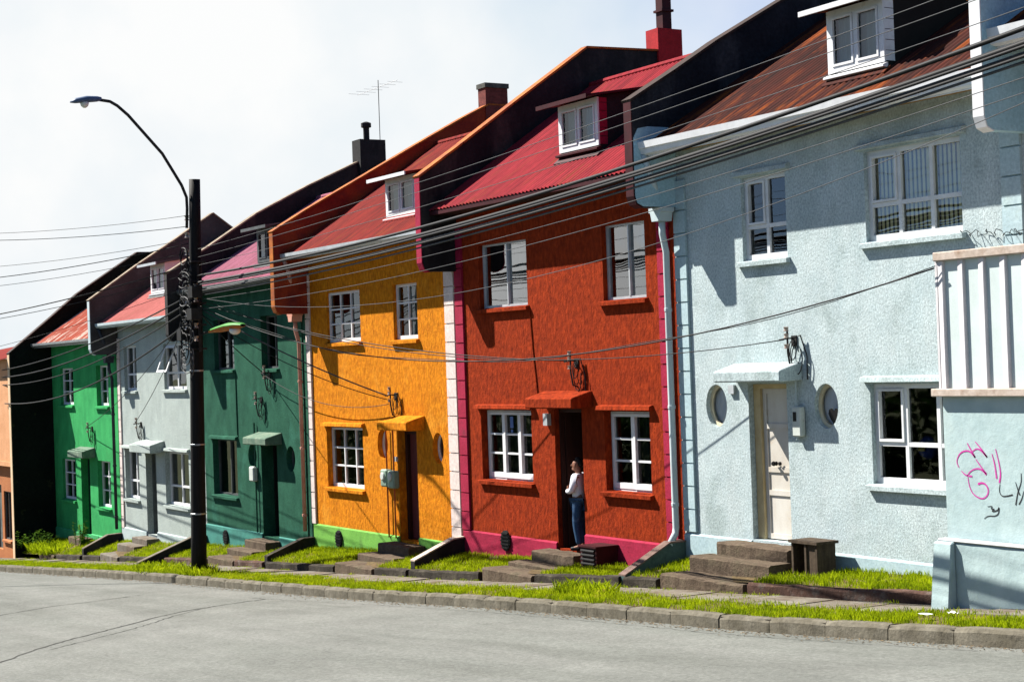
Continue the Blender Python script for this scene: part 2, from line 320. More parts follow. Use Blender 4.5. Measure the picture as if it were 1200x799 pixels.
def structure(name, mb, m): return tag(mb.build(name, m), kind='structure')

def rough_box(mb, x0, x1, y0, y1, z0, z1, j=.012):   # a worn block: six jittered-edge faces
    nx = max(2, int((x1 - x0) / .12)); bm = bmesh.new()
    k0 = len(mb.v)
    def g(u): return [u[0] + random.uniform(-j, j), u[1] + random.uniform(-j, j), u[2] + random.uniform(-j, j)]
    ring = []
    for i in range(nx + 1):
        x = x0 + (x1 - x0) * i / nx; c = .025
        ring.append([g(p) for p in ((x, y0, z0), (x, y0, z1 - c), (x, y0 + c, z1), (x, y1, z1), (x, y1, z0))])
    for r in ring: mb.v += [tuple(p) for p in r]
    for i in range(nx):
        for k in range(5):
            mb.f.append((k0 + i * 5 + k, k0 + i * 5 + (k + 1) % 5, k0 + (i + 1) * 5 + (k + 1) % 5, k0 + (i + 1) * 5 + k))
    mb.f.append(tuple(k0 + k for k in range(5))); e = k0 + nx * 5; mb.f.append(tuple(e + k for k in (4, 3, 2, 1, 0)))
    bm.free(); return mb

# ------------------------------------------------------------------ walls with openings
def oval(cx, cz, a, b, n=32): return [(cx + a * math.cos(2 * PI * i / n), cz + b * math.sin(2 * PI * i / n)) for i in range(n)]
def wall(name, m, parent, x0, x1, z0, z1, holes, y=0.0):
    """front sheet with holes [(loop, reveal depth)], each hole given its reveal"""
    mb = MB()
    outer = [(x0, z0), (x1, z0), (x1, z1), (x0, z1)]
    loops = [outer] + [h[0] for h in holes]
    flat = [p for l in loops for p in l]
    tris = tessellate_polygon([[Vector((a, b, 0)) for a, b in l] for l in loops])
    mb.add([(a, y, b) for a, b in flat], [t for t in tris])
    for l, r in holes:
        n = len(l)
        mb.add([(a, y, b) for a, b in l] + [(a, y + r, b) for a, b in l], [(i, (i + 1) % n, n + (i + 1) % n, n + i) for i in range(n)])
    return mb.build(name, m, parent)

def ring(mb, x0, x1, z0, z1, t, y0, y1, tb=None):      # rectangular frame, butt jointed
    tb = tb or t
    mb.box(x0, x0 + t, y0, y1, z0, z1); mb.box(x1 - t, x1, y0, y1, z0, z1)
    mb.box(x0 + t, x1 - t, y0, y1, z0, z0 + tb); mb.box(x0 + t, x1 - t, y0, y1, z1 - t, z1)

def drape(x0, x1, z0, z1, y, amp=.025, per=.13):
    mb = MB(); n = max(6, int((x1 - x0) / .02)); ph = random.random() * 6
    vs = []
    for i in range(n + 1):
        x = x0 + (x1 - x0) * i / n
        yy = y + amp * math.sin(x * 2 * PI / per + ph + .8 * math.sin(x * 5))
        vs += [(x, yy, z0), (x, yy, z1)]
    return mb.add(vs, [(2 * i, 2 * i + 2, 2 * i + 3, 2 * i + 1) for i in range(n)])

def window(hs, x0, x1, z0, z1, style, sillm, r=.15, glass='glass', lintel=True, curtain=None, y=0.0, sill=True, cspan=None):
    mb = MB(); fy0, fy1 = y + r - .055, y + r + .012; fm = M['white']
    W = x1 - x0; Hh = z1 - z0
    e = .004
    if style == 'blue2' or style == 'blue3':
        n = 2 if style == 'blue2' else 3; t = .065; tz = z0 + Hh * .40
        ring(mb, x0, x1, z0, z1, t, fy0, fy1, .09)
        for i in range(1, n):
            xm = x0 + W * i / n; mb.box(xm - .032, xm + .032, fy0 + .003, fy1, z0 + .09, z1 - t)
        xs = [x0 + t] + [x0 + W * i / n for i in range(1, n)] + [x1 - t]
        for i in range(n):
            a = xs[i] + (.032 if i else 0); b = xs[i + 1] - (.032 if i < n - 1 else 0)
            mb.box(a, b, fy0 + .006, fy1, tz - .03, tz + .03)
        ring(mb, x0 + t + .004, x0 + W / n - .036, tz + .034, z1 - t - .004, .035, fy0 - .02, fy1 - .01)   # opening sash
    elif style in ('cas3', 'cas2'):
        n = int(style[-1]); t = .035; w = (W - 2 * t) / n
        ring(mb, x0, x1, z0, z1, t, fy0 + .012, fy1)
        for i in range(n):
            a = x0 + t + i * w + .008; b = a + w - .016
            yo = -.012 * i
            ring(mb, a, b, z0 + t + .006, z1 - t - .006, .055, fy0 + yo, fy1 - .012, .10)
            for k in (1, 2):
                zz = z0 + t + .106 + (Hh - 2 * t - .17) * k / 3
                mb.box(a + .055, b - .055, fy0 + .012, fy1 - .02, zz - .018, zz + .018)
    elif style in ('grid3', 'grid2'):
        n = int(style[-1]); t = .06
        ring(mb, x0, x1, z0, z1, t, fy0, fy1, .085)
        for i in range(1, n):
            xm = x0 + t + (W - 2 * t) * i / n; mb.box(xm - .022, xm + .022, fy0 + .006, fy1, z0 + .085, z1 - t)
        for k in (1, 2):
            zz = z0 + .085 + (Hh - .085 - t) * k / 3
            for i in range(n):
                a = x0 + t + (W - 2 * t) * i / n + (.022 if i else 0); b = x0 + t + (W - 2 * t) * (i + 1) / n - (.022 if i < n - 1 else 0)
                mb.box(a, b, fy0 + .012, fy1 - .005, zz - .018, zz + .018)
    elif style in ('slide', 'dark'):
        fm = M['alu'] if style == 'slide' else M['darkalu']
        ring(mb, x0, x1, z0, z1, .035, fy0, fy1, .05)
        xm = (x0 + x1) / 2 + .04
        mb.box(xm - .016, xm + .016, fy0 - .01, fy1 - .01, z0 + .05, z1 - .035)
    elif style in ('grey2', 'grey2open'):
        t = .06; xm = (x0 + x1) / 2; tz = z0 + Hh * .36
        ring(mb, x0, x1, z0, z1, t, fy0, fy1, .08)
        mb.box(xm - .03, xm + .03, fy0 + .004, fy1, z0 + .08, z1 - t)
        mb.box(x0 + t, xm - .03, fy0 + .008, fy1, tz - .03, tz + .03); mb.box(xm + .03, x1 - t, fy0 + .008, fy1, tz - .03, tz + .03)
    f = mb.build('window', fm, hs)
    MB().quad((x0 + .02, y + r - .012, z0 + .02), (x1 - .02, y + r - .012, z0 + .02), (x1 - .02, y + r - .012, z1 - .02), (x0 + .02, y + r - .012, z1 - .02)).build('pane', M[glass], f)
    if style == 'grey2open':    # a sash swung outwards at its foot
        s = MB(); a, b = x0 + .06, (x0 + x1) / 2 - .03; zl, zt = z0 + Hh * .36 + .03, z1 - .06; hh = zt - zl; dx = .30
        def q(u, v, d): return (u, y + r - .06 - dx * (1 - (v - zl) / hh) - d, v)
        for (u0, u1, v0, v1) in ((a, a + .06, zl, zt), (b - .06, b, zl, zt), (a + .06, b - .06, zl, zl + .06), (a + .06, b - .06, zt - .06, zt)):
            s.add([q(u0, v0, 0), q(u1, v0, 0), q(u1, v1, 0), q(u0, v1, 0), q(u0, v0, .04), q(u1, v0, .04), q(u1, v1, .04), q(u0, v1, .04)], [(0, 1, 2, 3), (4, 7, 6, 5), (0, 4, 5, 1), (1, 5, 6, 2), (2, 6, 7, 3), (3, 7, 4, 0)])
        s.build('sash', M['white'], f)
    if sill:
        sm = MB(); sm.prism([(y - .085, z0 - .09), (y - .085, z0 - .025), (y + r - .06, z0 + .004), (y + r - .06, z0 - .02), (y + .02, z0 - .09)], 'x', x0 - .10, x1 + .06)
        sm.build('sill', sillm, f)
    if curtain:
        a, b = cspan or (x0 + .02, x1 - .02)
        drape(a, b, z0 - .02, z1 + .03, y + r + .12).build('curtain', M[curtain], f)
    if lintel:
        MB().prism([(y - .10, z1 + .03), (y - .085, z1 + .095), (y + .01, z1 + .12), (y + .01, z1 + .02)], 'x', x0 - .12, x1 + .12).build('lintel', sillm, hs)
    return f

def oval_window(hs, cx, cz, a, b, r, fm, glass='glass', backing=None):
    n = 32; o = oval(cx, cz, a, b, n); i_ = oval(cx, cz, a - .05, b - .05, n); mb = MB(); y0, y1 = r - .05, r + .01
    vs = [(p[0], y0, p[1]) for p in o] + [(p[0], y0, p[1]) for p in i_] + [(p[0], y1, p[1]) for p in i_]
    fs = [(k, (k + 1) % n, n + (k + 1) % n, n + k) for k in range(n)] + [(n + k, n + (k + 1) % n, 2 * n + (k + 1) % n, 2 * n + k) for k in range(n)]
    f = mb.add(vs, fs).build('oval_window', fm, hs)
    MB().add([(p[0], r - .02, p[1]) for p in oval(cx, cz, a - .03, b - .03, n)], [tuple(range(n))]).build('pane', M[glass], f)
    if backing:
        drape(cx - a, cx + a, cz - b, cz + b, r + .035, .006, .2).build('curtain', M[backing], f)
    return f

def canopy(hs, x0, x1, z, m, w=.45, th=.15):
    MB().prism([(.0, z), (-w + .04, z - .01), (-w, z), (-w, z + th), (-w + .03, z + th + .015), (0, z + th + .13)], 'x', x0, x1).build('canopy', m, hs, bevel=.012)

def steps(x0, x1, ztop, gz, label, m, hs_label, n=2, slab=True, rise=.2):
    t = thing('entrance_steps', ((x0 + x1) / 2, -.4, gz), label, 'steps', 'concrete entrance steps')
    w = .45
    for k in range(n):
        zt = ztop - rise * k
        ext = .0 if k == 0 else .18
        mb = MB(); rough_box(mb, x0 - ext, x1 + ext * .3, -w - .40 * k, -.405 * (k - 1) - .45 - .004 if k else -.055, gz - .3, zt, .008)
        mb.build('step', m, t)
    if slab:
        mb = MB(); zt = S((x0 + x1) / 2) + .18
        k0 = -w - .4 * (n - 1) - .004
        if zt < ztop - rise * (n - 1) - .02:
            rough_box(mb, x0 - .25, x1 + .05, -1.36, k0, gz - .5, zt, .01); mb.build('landing_slab', m, t)
    return t

def vent(hs, cx, cz, m='darkiron', w=.17, h=.2):
    mb = MB(); n = 20; o = oval(cx, cz, w, h, n)
    mb.prism([(a, b) for a, b in o], 'y', -.075, -.045)
    f = mb.build('air_vent', M[m], hs)
    g = MB()
    for k in range(-2, 3):
        zz = cz + k * h * .34; ww = w * math.sqrt(max(.05, 1 - (k * .34) ** 2)) * .9
        g.box(cx - ww, cx + ww, -.095, -.077, zz - .014, zz + .014)
    g.build('vent_slats', M['galv' if m == 'galv' else 'blackwood'], f)

def bracket(hs, x, z, m='darkiron'):
    mb = MB(); mb.tube([(x, 0, z - .45), (x, -.10, z - .42), (x, -.14, z - .2), (x, -.14, z + .16)], .016)
    mb.tube([(x - .02, 0, z + .02), (x, -.14, z + .02), (x - .12, -.2, z)], .014)
    mb.box(x - .06, x + .06, -.02, -.002, z - .1, z + .06)
    f = mb.build('wire_bracket', M[m], hs)
    for dz in (-.1, .06, .16): MB().lathe((x, -.16, z + dz), [(.02, -.035), (.042, -.03), (.03, 0), (.042, .03), (.02, .035)], 10).build('insulator', M['porcelain'], f)
    c = MB()
    for k in range(3):
        a0 = random.uniform(0, 3); pts = []
        for q in range(14):
            an = a0 + q * .42; rr = .11 + .03 * k
            pts.append((x + .07 * k + rr * math.cos(an) * .7, -.05 - .02 * k, z - .16 - .07 * k + rr * math.sin(an) * 1.3))
        c.tube(pts, .008, 5)
    c.tube([(x + .05, -.1, z), (x + .2, -.06, z + .06), (x + .3, -.03, z - .25), (x + .28, -.02, z - .6)], .011, 5)
    c.build('loose_wires', M['cable'], f)

def corrugated(x0, x1, y0, z0, y1, z1, pitch=.13, amp=.016, rows=3, seg=6, mb=None):
    mb = mb or MB(); n = int((x1 - x0) / pitch * seg); sl = Vector((0, y1 - y0, z1 - z0)).normalized(); nrm = Vector((0, -sl.z, sl.y))
    k0 = len(mb.v)
    for j in range(rows + 1):
        t = j / rows
        for i in range(n + 1):
            x = x0 + (x1 - x0) * i / n
            d = amp * math.cos(2 * PI * (x - x0) / pitch)
            mb.v.append((x, y0 + (y1 - y0) * t + nrm.y * d, z0 + (z1 - z0) * t + nrm.z * d))
    for j in range(rows):
        for i in range(n):
            a = k0 + j * (n + 1) + i; mb.f.append((a, a + 1, a + n + 2, a + n + 1))
    return mb

def wing(hs, X, prof, zb, ground, m, stripm, capm, yback=7.2, full=False, th=.2, patch=None):
    """party wall with its corbelled wing; prof = rake polyline [(y, z)...] from the front top"""
    yf, zt = prof[0]
    pts = list(prof)
    if pts[-1][0] < yback: pts.append((yback, pts[-1][1] - .62 * (yback - pts[-1][0])))
    if full: low = [(yback, ground), (yf, ground)]
    else: low = [(yback, ground), (.02, ground), (.02, zb), (yf + .16, zb), (yf + .045, zb + .05), (yf, zb + .17)]
    poly = pts + low
    # cap the concave outline with a tessellation
    mb = MB(); n = len(poly)
    tris = tessellate_polygon([[Vector((a, b, 0)) for a, b in poly]])
    mb.add([(X - th / 2, a, b) for a, b in poly] + [(X + th / 2, a, b) for a, b in poly], [t for t in tris] + [tuple(i + n for i in t) for t in tris] + [(i, (i + 1) % n, n + (i + 1) % n, n + i) for i in range(n)])
    w = mb.build('party_wall', m, hs)
    z0 = ground if full else zb + .17
    s = MB().box(X - th / 2 - .004, X + th / 2 + .004, yf - .02, yf - .001, z0, zt)
    if not full: s.prism([(yf - .02, zb + .17), (yf + .03, zb + .035), (yf + .15, zb - .018), (yf + .16, zb - .004), (yf + .045, zb + .047), (yf - .001, zb + .17)], 'x', X - th / 2 - .004, X + th / 2 + .004)
    s.build('front_edge', stripm, hs)
    c = MB()
    for (a, b) in zip(prof[:-1], prof[1:]):
        d = Vector((b[0] - a[0], b[1] - a[1])).normalized(); nn = Vector((-d.y, d.x))
        o1, o2 = .004, .045
        c.prism([(a[0] + nn.x * o1 - d.x * .02, a[1] + nn.y * o1 - d.y * .02), (b[0] + nn.x * o1, b[1] + nn.y * o1), (b[0] + nn.x * o2, b[1] + nn.y * o2), (a[0] + nn.x * o2 - d.x * .02, a[1] + nn.y * o2 - d.y * .02)], 'x', X - th / 2 - .035, X + th / 2 + .035)
    c.build('coping', capm, hs)
    if patch:
        pm, ztp = patch
        MB().prism([(yf + .01, zb + .18), (yf + .05, zb + .06), (yf + .165, zb + .006), (-.004, zb + .006), (-.004, ztp), (yf + .3, ztp), (yf + .1, ztp - .04), (yf + .01, ztp - .2)], 'x', X + th / 2 + .002, X + th / 2 + .010).build('painted_patch', pm, hs)
    return w

def dormer(hs, x0, x1, y, zb, zt, ze, m, wallm, roofm, fascia, style='pair', curtain='curtain', edge=None, flash=None):
    """box dormer standing on the main roof; its shed roof runs back into the slope"""
    def zr(yy): return ze + (yy + .6) * m
    s = .16; t = .07
    yb = min(3.2, ((zt + s * 0) - ze - .6 * m + .0) / (m - s) + .0) if m > s else 3
    yb = (zt - s * y - ze - .6 * m) / (m - s)
    mb = MB()
    poly = [(y, zr(y) - .05), (y, zt), (yb, zt + s * (yb - y)), (yb, zr(yb) - .1)]
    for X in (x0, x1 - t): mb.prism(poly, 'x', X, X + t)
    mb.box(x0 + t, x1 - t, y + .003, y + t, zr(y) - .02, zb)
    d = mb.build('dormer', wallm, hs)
    for X0_, X1_ in ((x0 - .012, x0 - .001), (x1 + .001, x1 + .012)):
        cb = MB(); zz = zb + .02
        while zz < zt - .05: cb.box(X0_, X1_, y + .003, y + .17, zz, min(zz + .14, zt - .03)); zz += .15
        cb.build('corner_boards', edge or wallm, d)
    rp = MB(); ov = .34
    rp.prism([(y - ov, zt - s * ov + .01), (y - ov, zt - s * ov + .05), (yb + .1, zt + s * (yb - y + .1) + .05), (yb + .1, zt + s * (yb - y + .1) + .01)], 'x', x0 - .22, x1 + .14)
    rp.build('dormer_roof', roofm, d)
    MB().box(x0 - .24, x1 + .16, y - ov - .03, y - ov - .002, zt - s * ov - .02, zt - s * ov + .055).build('fascia', fascia, d)
    f = MB(); a, b = x0 + .03, x1 - .03; fm = M['white'] if style != 'dark' else M['darkalu']
    z0, z1 = zb, zt - .02
    ring(f, x0 - .01, x1 + .01, z0, z1, .10, y - .03, y + .002, .09)
    xm = (x0 + x1) / 2; f.box(xm - .035, xm + .035, y - .028, y + .001, z0 + .09, z1 - .1)
    ring(f, x0 + .094, xm - .037, z0 + .094, z1 - .104, .035, y - .045, y - .004); ring(f, xm + .037, x1 - .094, z0 + .094, z1 - .104, .035, y - .045, y - .004)
    wf = f.build('window', fm, d)
    p = MB().quad((x0 + .08, y - .01, z0 + .08), (x1 - .08, y - .01, z0 + .08), (x1 - .08, y - .01, z1 - .08), (x0 + .08, y - .01, z1 - .08)).build('pane', M['glass'], d)
    if curtain: drape(x0 + .09, x1 - .09, z0 + .05, z1 - .05, y + .10, .02, .15).build('curtain', M[curtain], d)
    MB().prism([(y - .10, z0 - .075), (y - .10, z0 - .045), (y - .002, z0 - .01), (y - .002, z0 - .09)], 'x', x0 - .05, x1 + .05).build('sill', fascia if style != 'dark' else M['darkalu'], d)
    MB().prism([(y - .14, zr(y - .14) + .02), (y - .14, zr(y - .14) + .03), (y - .003, zr(y) + .05), (y - .003, zr(y) + .02)], 'x', x0 - .06, x1 + .1).build('flashing', flash or roofm, d)

def quoin(hs, x0, x1, z0, z1, m, y=-.045, block=.375, gap=.024, off=0):
    mb = MB(); z = z0; k = 0
    while z < z1 - .02:
        t = min(z + block, z1); mb.box(x0, x1, y, -.002, z, t - gap); z += block
    mb.box(x0 + .004, x1 - .004, y + .03, -.003, z0, z1 - gap)
    mb.build('quoin', m, hs)

def downpipe(hs, x, ztop, zbot, m, hopper=None, y=-.12, r=.055, kick=True, start=None):
    mb = MB(); pts = []
    if start: pts.append(start)
    if hopper: pts += [(x - .0, y - .1, hopper + .05)]
    else: pts += [(x, y, ztop)]
    if start and hopper: pass
    if hopper:
        if start: mb.tube([start, (start[0] + .02, start[1] + .1, start[2] - .3), (x, y - .1, hopper + .1)], r, 10)
        mb.tube([(x, y - .1, hopper - .1), (x, y - .1, hopper - .32), (x - .05, y, hopper - .62), (x - .05, y, zbot + .15)] + ([(x - .05, y - .02, zbot + .05), (x + .05, y - .22, zbot - .12)] if kick else []), r, 10)
    else:
        mb.tube([(x, y, ztop), (x, y, zbot + .1)] + ([(x, y - .02, zbot + .03), (x + .03, y - .2, zbot - .06)] if kick else []), r, 10)
    f = mb.build('downpipe', m, hs, smooth=True)
    if hopper:
        xo = x
        MB().prism([(xo - .09, hopper - .12), (xo + .09, hopper - .12), (xo + .13, hopper + .02), (xo + .17, hopper + .03), (xo + .17, hopper + .1), (xo - .17, hopper + .1), (xo - .17, hopper + .03), (xo - .13, hopper + .02)], 'y', y - .24, y + .03).build('hopper', m, f)
    c = MB(); z = zbot + .5
    while z < (hopper or ztop) - .9:
        c.lathe((x - (.05 if hopper else 0), y, z), [(r + .008, 0), (r + .012, .01), (r + .012, .05), (r + .008, .06)], 10); z += 1.6
    if c.v: c.build('pipe_clip', m, f)

def panel_door(hs, x0, x1, z0, z1, y, m, framem, fl=.16, panels=True, handle='black'):
    fr = MB(); fr.box(x0, x0 + fl, y - .07, y + .05, z0, z1); fr.box(x1 - .05, x1, y - .07, y + .05, z0, z1); fr.box(x0 + fl, x1 - .05, y - .07, y + .05, z1 - .07, z1)
    fr.build('door_frame', framem, hs)
    a, b = x0 + fl + .005, x1 - .055; zt = z1 - .075
    mb = MB(); mb.box(a, b, y, y + .045, z0 + .01, zt)
    if panels:
        hh = zt - z0; cuts = [0, .30, .46, .76, 1.0]
        for k in range(5):
            zz = z0 + .01 + (hh - .09) * cuts[k]; mb.box(a + .08, b - .08, y - .022, y - .001, zz, zz + .08)
        mb.box(a, a + .08, y - .022, y - .001, z0 + .01, zt); mb.box(b - .08, b, y - .022, y - .001, z0 + .01, zt)
    d = mb.build('door', m, hs)
    hm = MB(); hz = z0 + (z1 - z0) * .49; hx = a + .42 * (b - a)
    if handle:
        hm.lathe((hx if panels else b - .1, y - .03, hz), [(.035, -.004), (.03, -.03), (.018, -.035), (.04, -.06), (.03, -.085)], 12, 'y')
        if panels: hm.lathe((hx + .09, y - .03, hz - .0), [(.03, 0), (.03, -.025), (.02, -.03)], 12, 'y')
        hm.build('handle', M[handle], d)
    return d

# ------------------------------------------------------------------ houses
BX = {'r': 7.56, 'rb': 0.0, 'or': -7.45, 'dgo': -14.75, 'gdg': -21.9, 'grg': -29.25, 'l': -36.6}
GROUP = 'painted terraced houses'

def rect(x0, x1, z0, z1): return [(x0, z0), (x1, z0), (x1, z1), (x0, z1)]

def house(label, X0, X1, wallm, basem, ze, m, ridge, roofm, eave, openings, ovals, door, door_r, plinth, zfoot, interior=True):
    """shell of one house: facade, base course, roof, soffit and eaves, room behind"""
    hs = thing('terraced_house', ((X0 + X1) / 2, 0, zfoot), label, 'house', GROUP)
    ztop = ze + .6 * m - .05
    holes = [(rect(o[0], o[1], o[2], o[3]), o[5]) for o in openings] + [(oval(*o[:4]), o[4]) for o in ovals] + [(rect(*door), door_r)]
    wall('facade_wall', wallm, hs, X0 + .0, X1 - .0, zfoot - .4, ztop, holes)
    pl = MB()
    for (a, b, z) in plinth: pl.prism([(-.04, zfoot - .4), (-.04, z - .03), (-.005, z), (-.002, zfoot - .4)], 'x', a, b)
    pl.build('base_course', basem, hs)
    yr, zr = ridge, ze + (ridge + .6) * m
    r = corrugated(X0 + .09, X1 - .09, -.62, ze - .012, yr, zr)
    corrugated(X0 + .09, X1 - .09, yr, zr, 7.2, zr - (7.2 - yr) * .62, mb=r)
    rf = r.build('roof', roofm, hs, smooth=True)
    MB().tube([(X0 + .1, yr, zr + .0), (X1 - .1, yr, zr + .0)], .07, 8).build('ridge_cap', roofm, rf)
    # soffit and eaves board / gutter
    kind, gm, sm = eave
    s = MB().prism([(-.585, ze - .10), (-.585, ze - .06), (.0, ze + .60 * m - .10), (.0, ze - .10)], 'x', X0 + .1, X1 - .1)
    s.build('soffit', sm, hs)
    g = MB(); a, b = X0 + .1, X1 - .1
    if kind == 'big':
        g.prism([(-.60, ze - .20), (-.60, ze - .02), (-.592, ze - .02), (-.592, ze - .20)], 'x', a, b)
        g.prism([(-.602, ze - .18), (-.70, ze - .16), (-.72, ze - .085), (-.75, ze - .075), (-.765, ze + .03), (-.74, ze + .035), (-.74, ze - .05), (-.70, ze - .06), (-.66, ze - .12), (-.602, ze - .13)], 'x', a - .02, b + .0)
    elif kind == 'gutter':
        g.prism([(-.60, ze - .15), (-.60, ze - .03), (-.592, ze - .03), (-.592, ze - .15)], 'x', a, b)
        g.prism([(-.602, ze - .12), (-.66, ze - .125), (-.71, ze - .07), (-.715, ze + .005), (-.70, ze + .005), (-.69, ze - .06), (-.655, ze - .095), (-.602, ze - .09)], 'x', a, b)
    else:
        g.box(a, b, -.605, -.588, ze - .11, ze - .03)
    g.build('gutter' if kind != 'board' else 'eaves_board', gm, hs)
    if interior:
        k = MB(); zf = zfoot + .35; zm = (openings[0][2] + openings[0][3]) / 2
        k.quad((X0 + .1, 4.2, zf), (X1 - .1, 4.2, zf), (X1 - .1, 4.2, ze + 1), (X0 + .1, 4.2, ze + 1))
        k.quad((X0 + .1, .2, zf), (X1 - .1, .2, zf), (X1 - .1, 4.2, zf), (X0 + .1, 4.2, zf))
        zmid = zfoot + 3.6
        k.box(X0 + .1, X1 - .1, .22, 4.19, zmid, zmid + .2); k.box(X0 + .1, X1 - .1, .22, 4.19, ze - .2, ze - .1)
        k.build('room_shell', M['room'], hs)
    return hs

# ---- pale blue house (0 .. 7.3)
blue_o = [(1.76, 2.82, 4.85, 6.14, 'blue2', .13), (4.54, 6.39, 4.93, 6.21, 'blue3', .13), (4.50, 6.36, 1.51, 2.92, 'blue3', .13)]
hb = house('pale blue roughcast house with wide white gutter and cream door between two oval windows', 0, 7.56, M['blue'], M['bluebase'], 6.86, .60, 3.4, M['roofrust'],
           ('big', M['white'], M['soffit']), blue_o, [(.95, 2.60, .27, .34, .13), (3.56, 2.605, .26, .33, .13)], (1.76, 2.68, .53, 2.94), .22,
           [(.02, 1.74, .52), (2.70, 7.54, .47)], .0)
window(hb, *blue_o[0][:5], M['blue'], .13)
window(hb, *blue_o[1][:5], M['blue'], .13, 'glassblind')
f = window(hb, *blue_o[2][:5], M['blue'], .13)
bl = MB()
x = 4.58
while x < 6.35:
    bl.add([(x, .20, 4.95), (x + .075, .175, 4.95), (x + .075, .175, 6.2), (x, .20, 6.2)], [(0, 1, 2, 3)]); x += .082
bl.build('vertical_blind', M['blind'], hb)
ov = oval_window(hb, .95, 2.60, .27, .34, .13, M['cream'], 'glassclear', backing='whitecloth')
ov2 = oval_window(hb, 3.56, 2.605, .26, .33, .13, M['cream'], 'glassclear', backing='whitecloth')
panel_door(hb, 1.765, 2.675, .54, 2.935, .17, M['doorwhite'], M['doorframe'])
canopy(hb, 1.47, 3.06, 2.99, M['blue'])
quoin(hb, .03, .34, .55, 6.3, M['bluebase'])
downpipe(hb, -.03, 6.7, .45, M['pipe'], hopper=5.75, y=-.13, start=(.12, -.66, 6.70))
bracket(hb, 2.91, 3.60, 'darkiron')
mbx = MB().box(2.90, 3.10, -.11, -.003, 2.15, 2.60); mt = mbx.build('meter_box', M['meter'], hb, bevel=.02)
MB().box(2.94, 3.01, -.117, -.111, 2.38, 2.52).build('dial', M['black'], mt)
MB().tube([(2.95, -.05, 2.6), (2.95, -.05, 3.0)], .015).tube([(2.96, -.06, 2.16), (2.96, -.06, 2.1)], .02).build('conduit', M['pipe'], mt)
MB().box(1.32, 1.46, -.05, -.002, 2.79, 2.93).build('door_light', M['alu'], hb)
vent(hb, 5.95, .42, 'galv', .16, .2)
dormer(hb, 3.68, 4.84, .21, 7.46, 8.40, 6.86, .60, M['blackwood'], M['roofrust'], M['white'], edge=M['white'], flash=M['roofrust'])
wing(hb, BX['rb'], [(-.85, 7.56), (.04, 8.08), (.94, 8.63), (2.56, 9.52), (3.3, 9.92), (5.2, 10.0)], 5.85, -.6, M['tarblue'], M['maroon'], M['darkflash'], patch=(M['bluedark'], 7.16))

# ---- brick red house (-7.45 .. 0)
red_o = [(-6.62, -4.72, 1.13, 2.49, 'cas3', .19), (-2.27, -.90, 1.10, 2.49, 'cas2', .19), (-6.50, -4.70, 4.48, 5.73, 'slide', .15), (-2.15, -.86, 4.43, 5.74, 'slide', .15)]
hr = house('brick red house with crimson quoins and base, a person standing in its open doorway', -7.45, 0, M['red'], M['crimson'], 6.50, .68, 3.4, M['roofred'],
           ('board', M['maroon'], M['darksoffit']), red_o, [], (-3.91, -2.99, -.03, 2.53), .16,
           [(-7.43, -3.93, .085), (-2.97, -.0, .29)], -.45)
fr = window(hr, *red_o[0][:5], M['red'], .19, curtain='curtaindark', cspan=(-6.6, -5.2))
MB().box(-5.78, -5.66, .165, .168, 2.14, 2.36).box(-5.76, -5.68, .165, .168, 2.05, 2.11).build('sticker', M['bluesticker'], fr)
window(hr, *red_o[1][:5], M['red'], .19, curtain='curtaindark', cspan=(-1.75, -.95))
window(hr, *red_o[2][:5], M['red'], .15, 'glassmirror', curtain='curtain', cspan=(-5.75, -4.75), lintel=False)
window(hr, *red_o[3][:5], M['red'], .15, 'glassmirror', curtain='curtain', cspan=(-1.75, -.9), lintel=False)
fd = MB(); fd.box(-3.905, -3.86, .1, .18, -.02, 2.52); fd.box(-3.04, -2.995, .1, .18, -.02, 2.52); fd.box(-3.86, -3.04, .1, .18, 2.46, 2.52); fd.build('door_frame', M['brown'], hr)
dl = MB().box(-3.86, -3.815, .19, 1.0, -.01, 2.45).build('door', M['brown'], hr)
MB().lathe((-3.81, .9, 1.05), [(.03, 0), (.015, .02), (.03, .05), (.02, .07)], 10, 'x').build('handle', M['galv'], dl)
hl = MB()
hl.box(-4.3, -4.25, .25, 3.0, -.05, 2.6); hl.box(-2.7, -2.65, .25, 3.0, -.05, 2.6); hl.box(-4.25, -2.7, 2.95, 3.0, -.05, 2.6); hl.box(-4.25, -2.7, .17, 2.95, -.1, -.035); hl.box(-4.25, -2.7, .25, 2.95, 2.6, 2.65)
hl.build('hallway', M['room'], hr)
canopy(hr, -4.20, -2.62, 2.56, M['red'], .45, .17)
quoin(hr, -7.45, -7.14, .09, 6.2, M['crimson']); quoin(hr, -7.89, -7.50, -.25, 6.0, M['palepink'], y=-.048)
quoin(hr, -.46, -.15, .30, 6.2, M['crimson'])
bracket(hr, -3.08, 3.38)
MB().tube([(-4.62, -.012, 4.40), (-4.55, -.012, 3.6), (-4.42, -.012, 2.66)], .012, 6).build('conduit', M['red'], hr)
MB().box(-4.16, -4.02, -.09, -.002, 2.22, 2.44).build('door_light', M['alu'], hr)
vent(hr, -5.72, -.02)
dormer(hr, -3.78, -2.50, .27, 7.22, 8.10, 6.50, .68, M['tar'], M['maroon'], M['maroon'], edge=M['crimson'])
wing(hr, BX['or'], [(-.80, 7.16), (.23, 7.86), (1.47, 8.73), (3.32, 10.0), (5.2, 10.05)], 5.28, -1.0, M['tar'], M['crimson'], M['rust'])
ch = MB().box(-7.75, -7.30, 5.15, 5.80, 9.0, 10.56).build('chimney', M['chimred'], hr)
MB().box(-7.62, -7.38, 5.35, 5.59, 10.56, 11.7).box(-7.66, -7.34, 5.31, 5.63, 10.95, 11.0).build('flue', M['maroon'], ch)

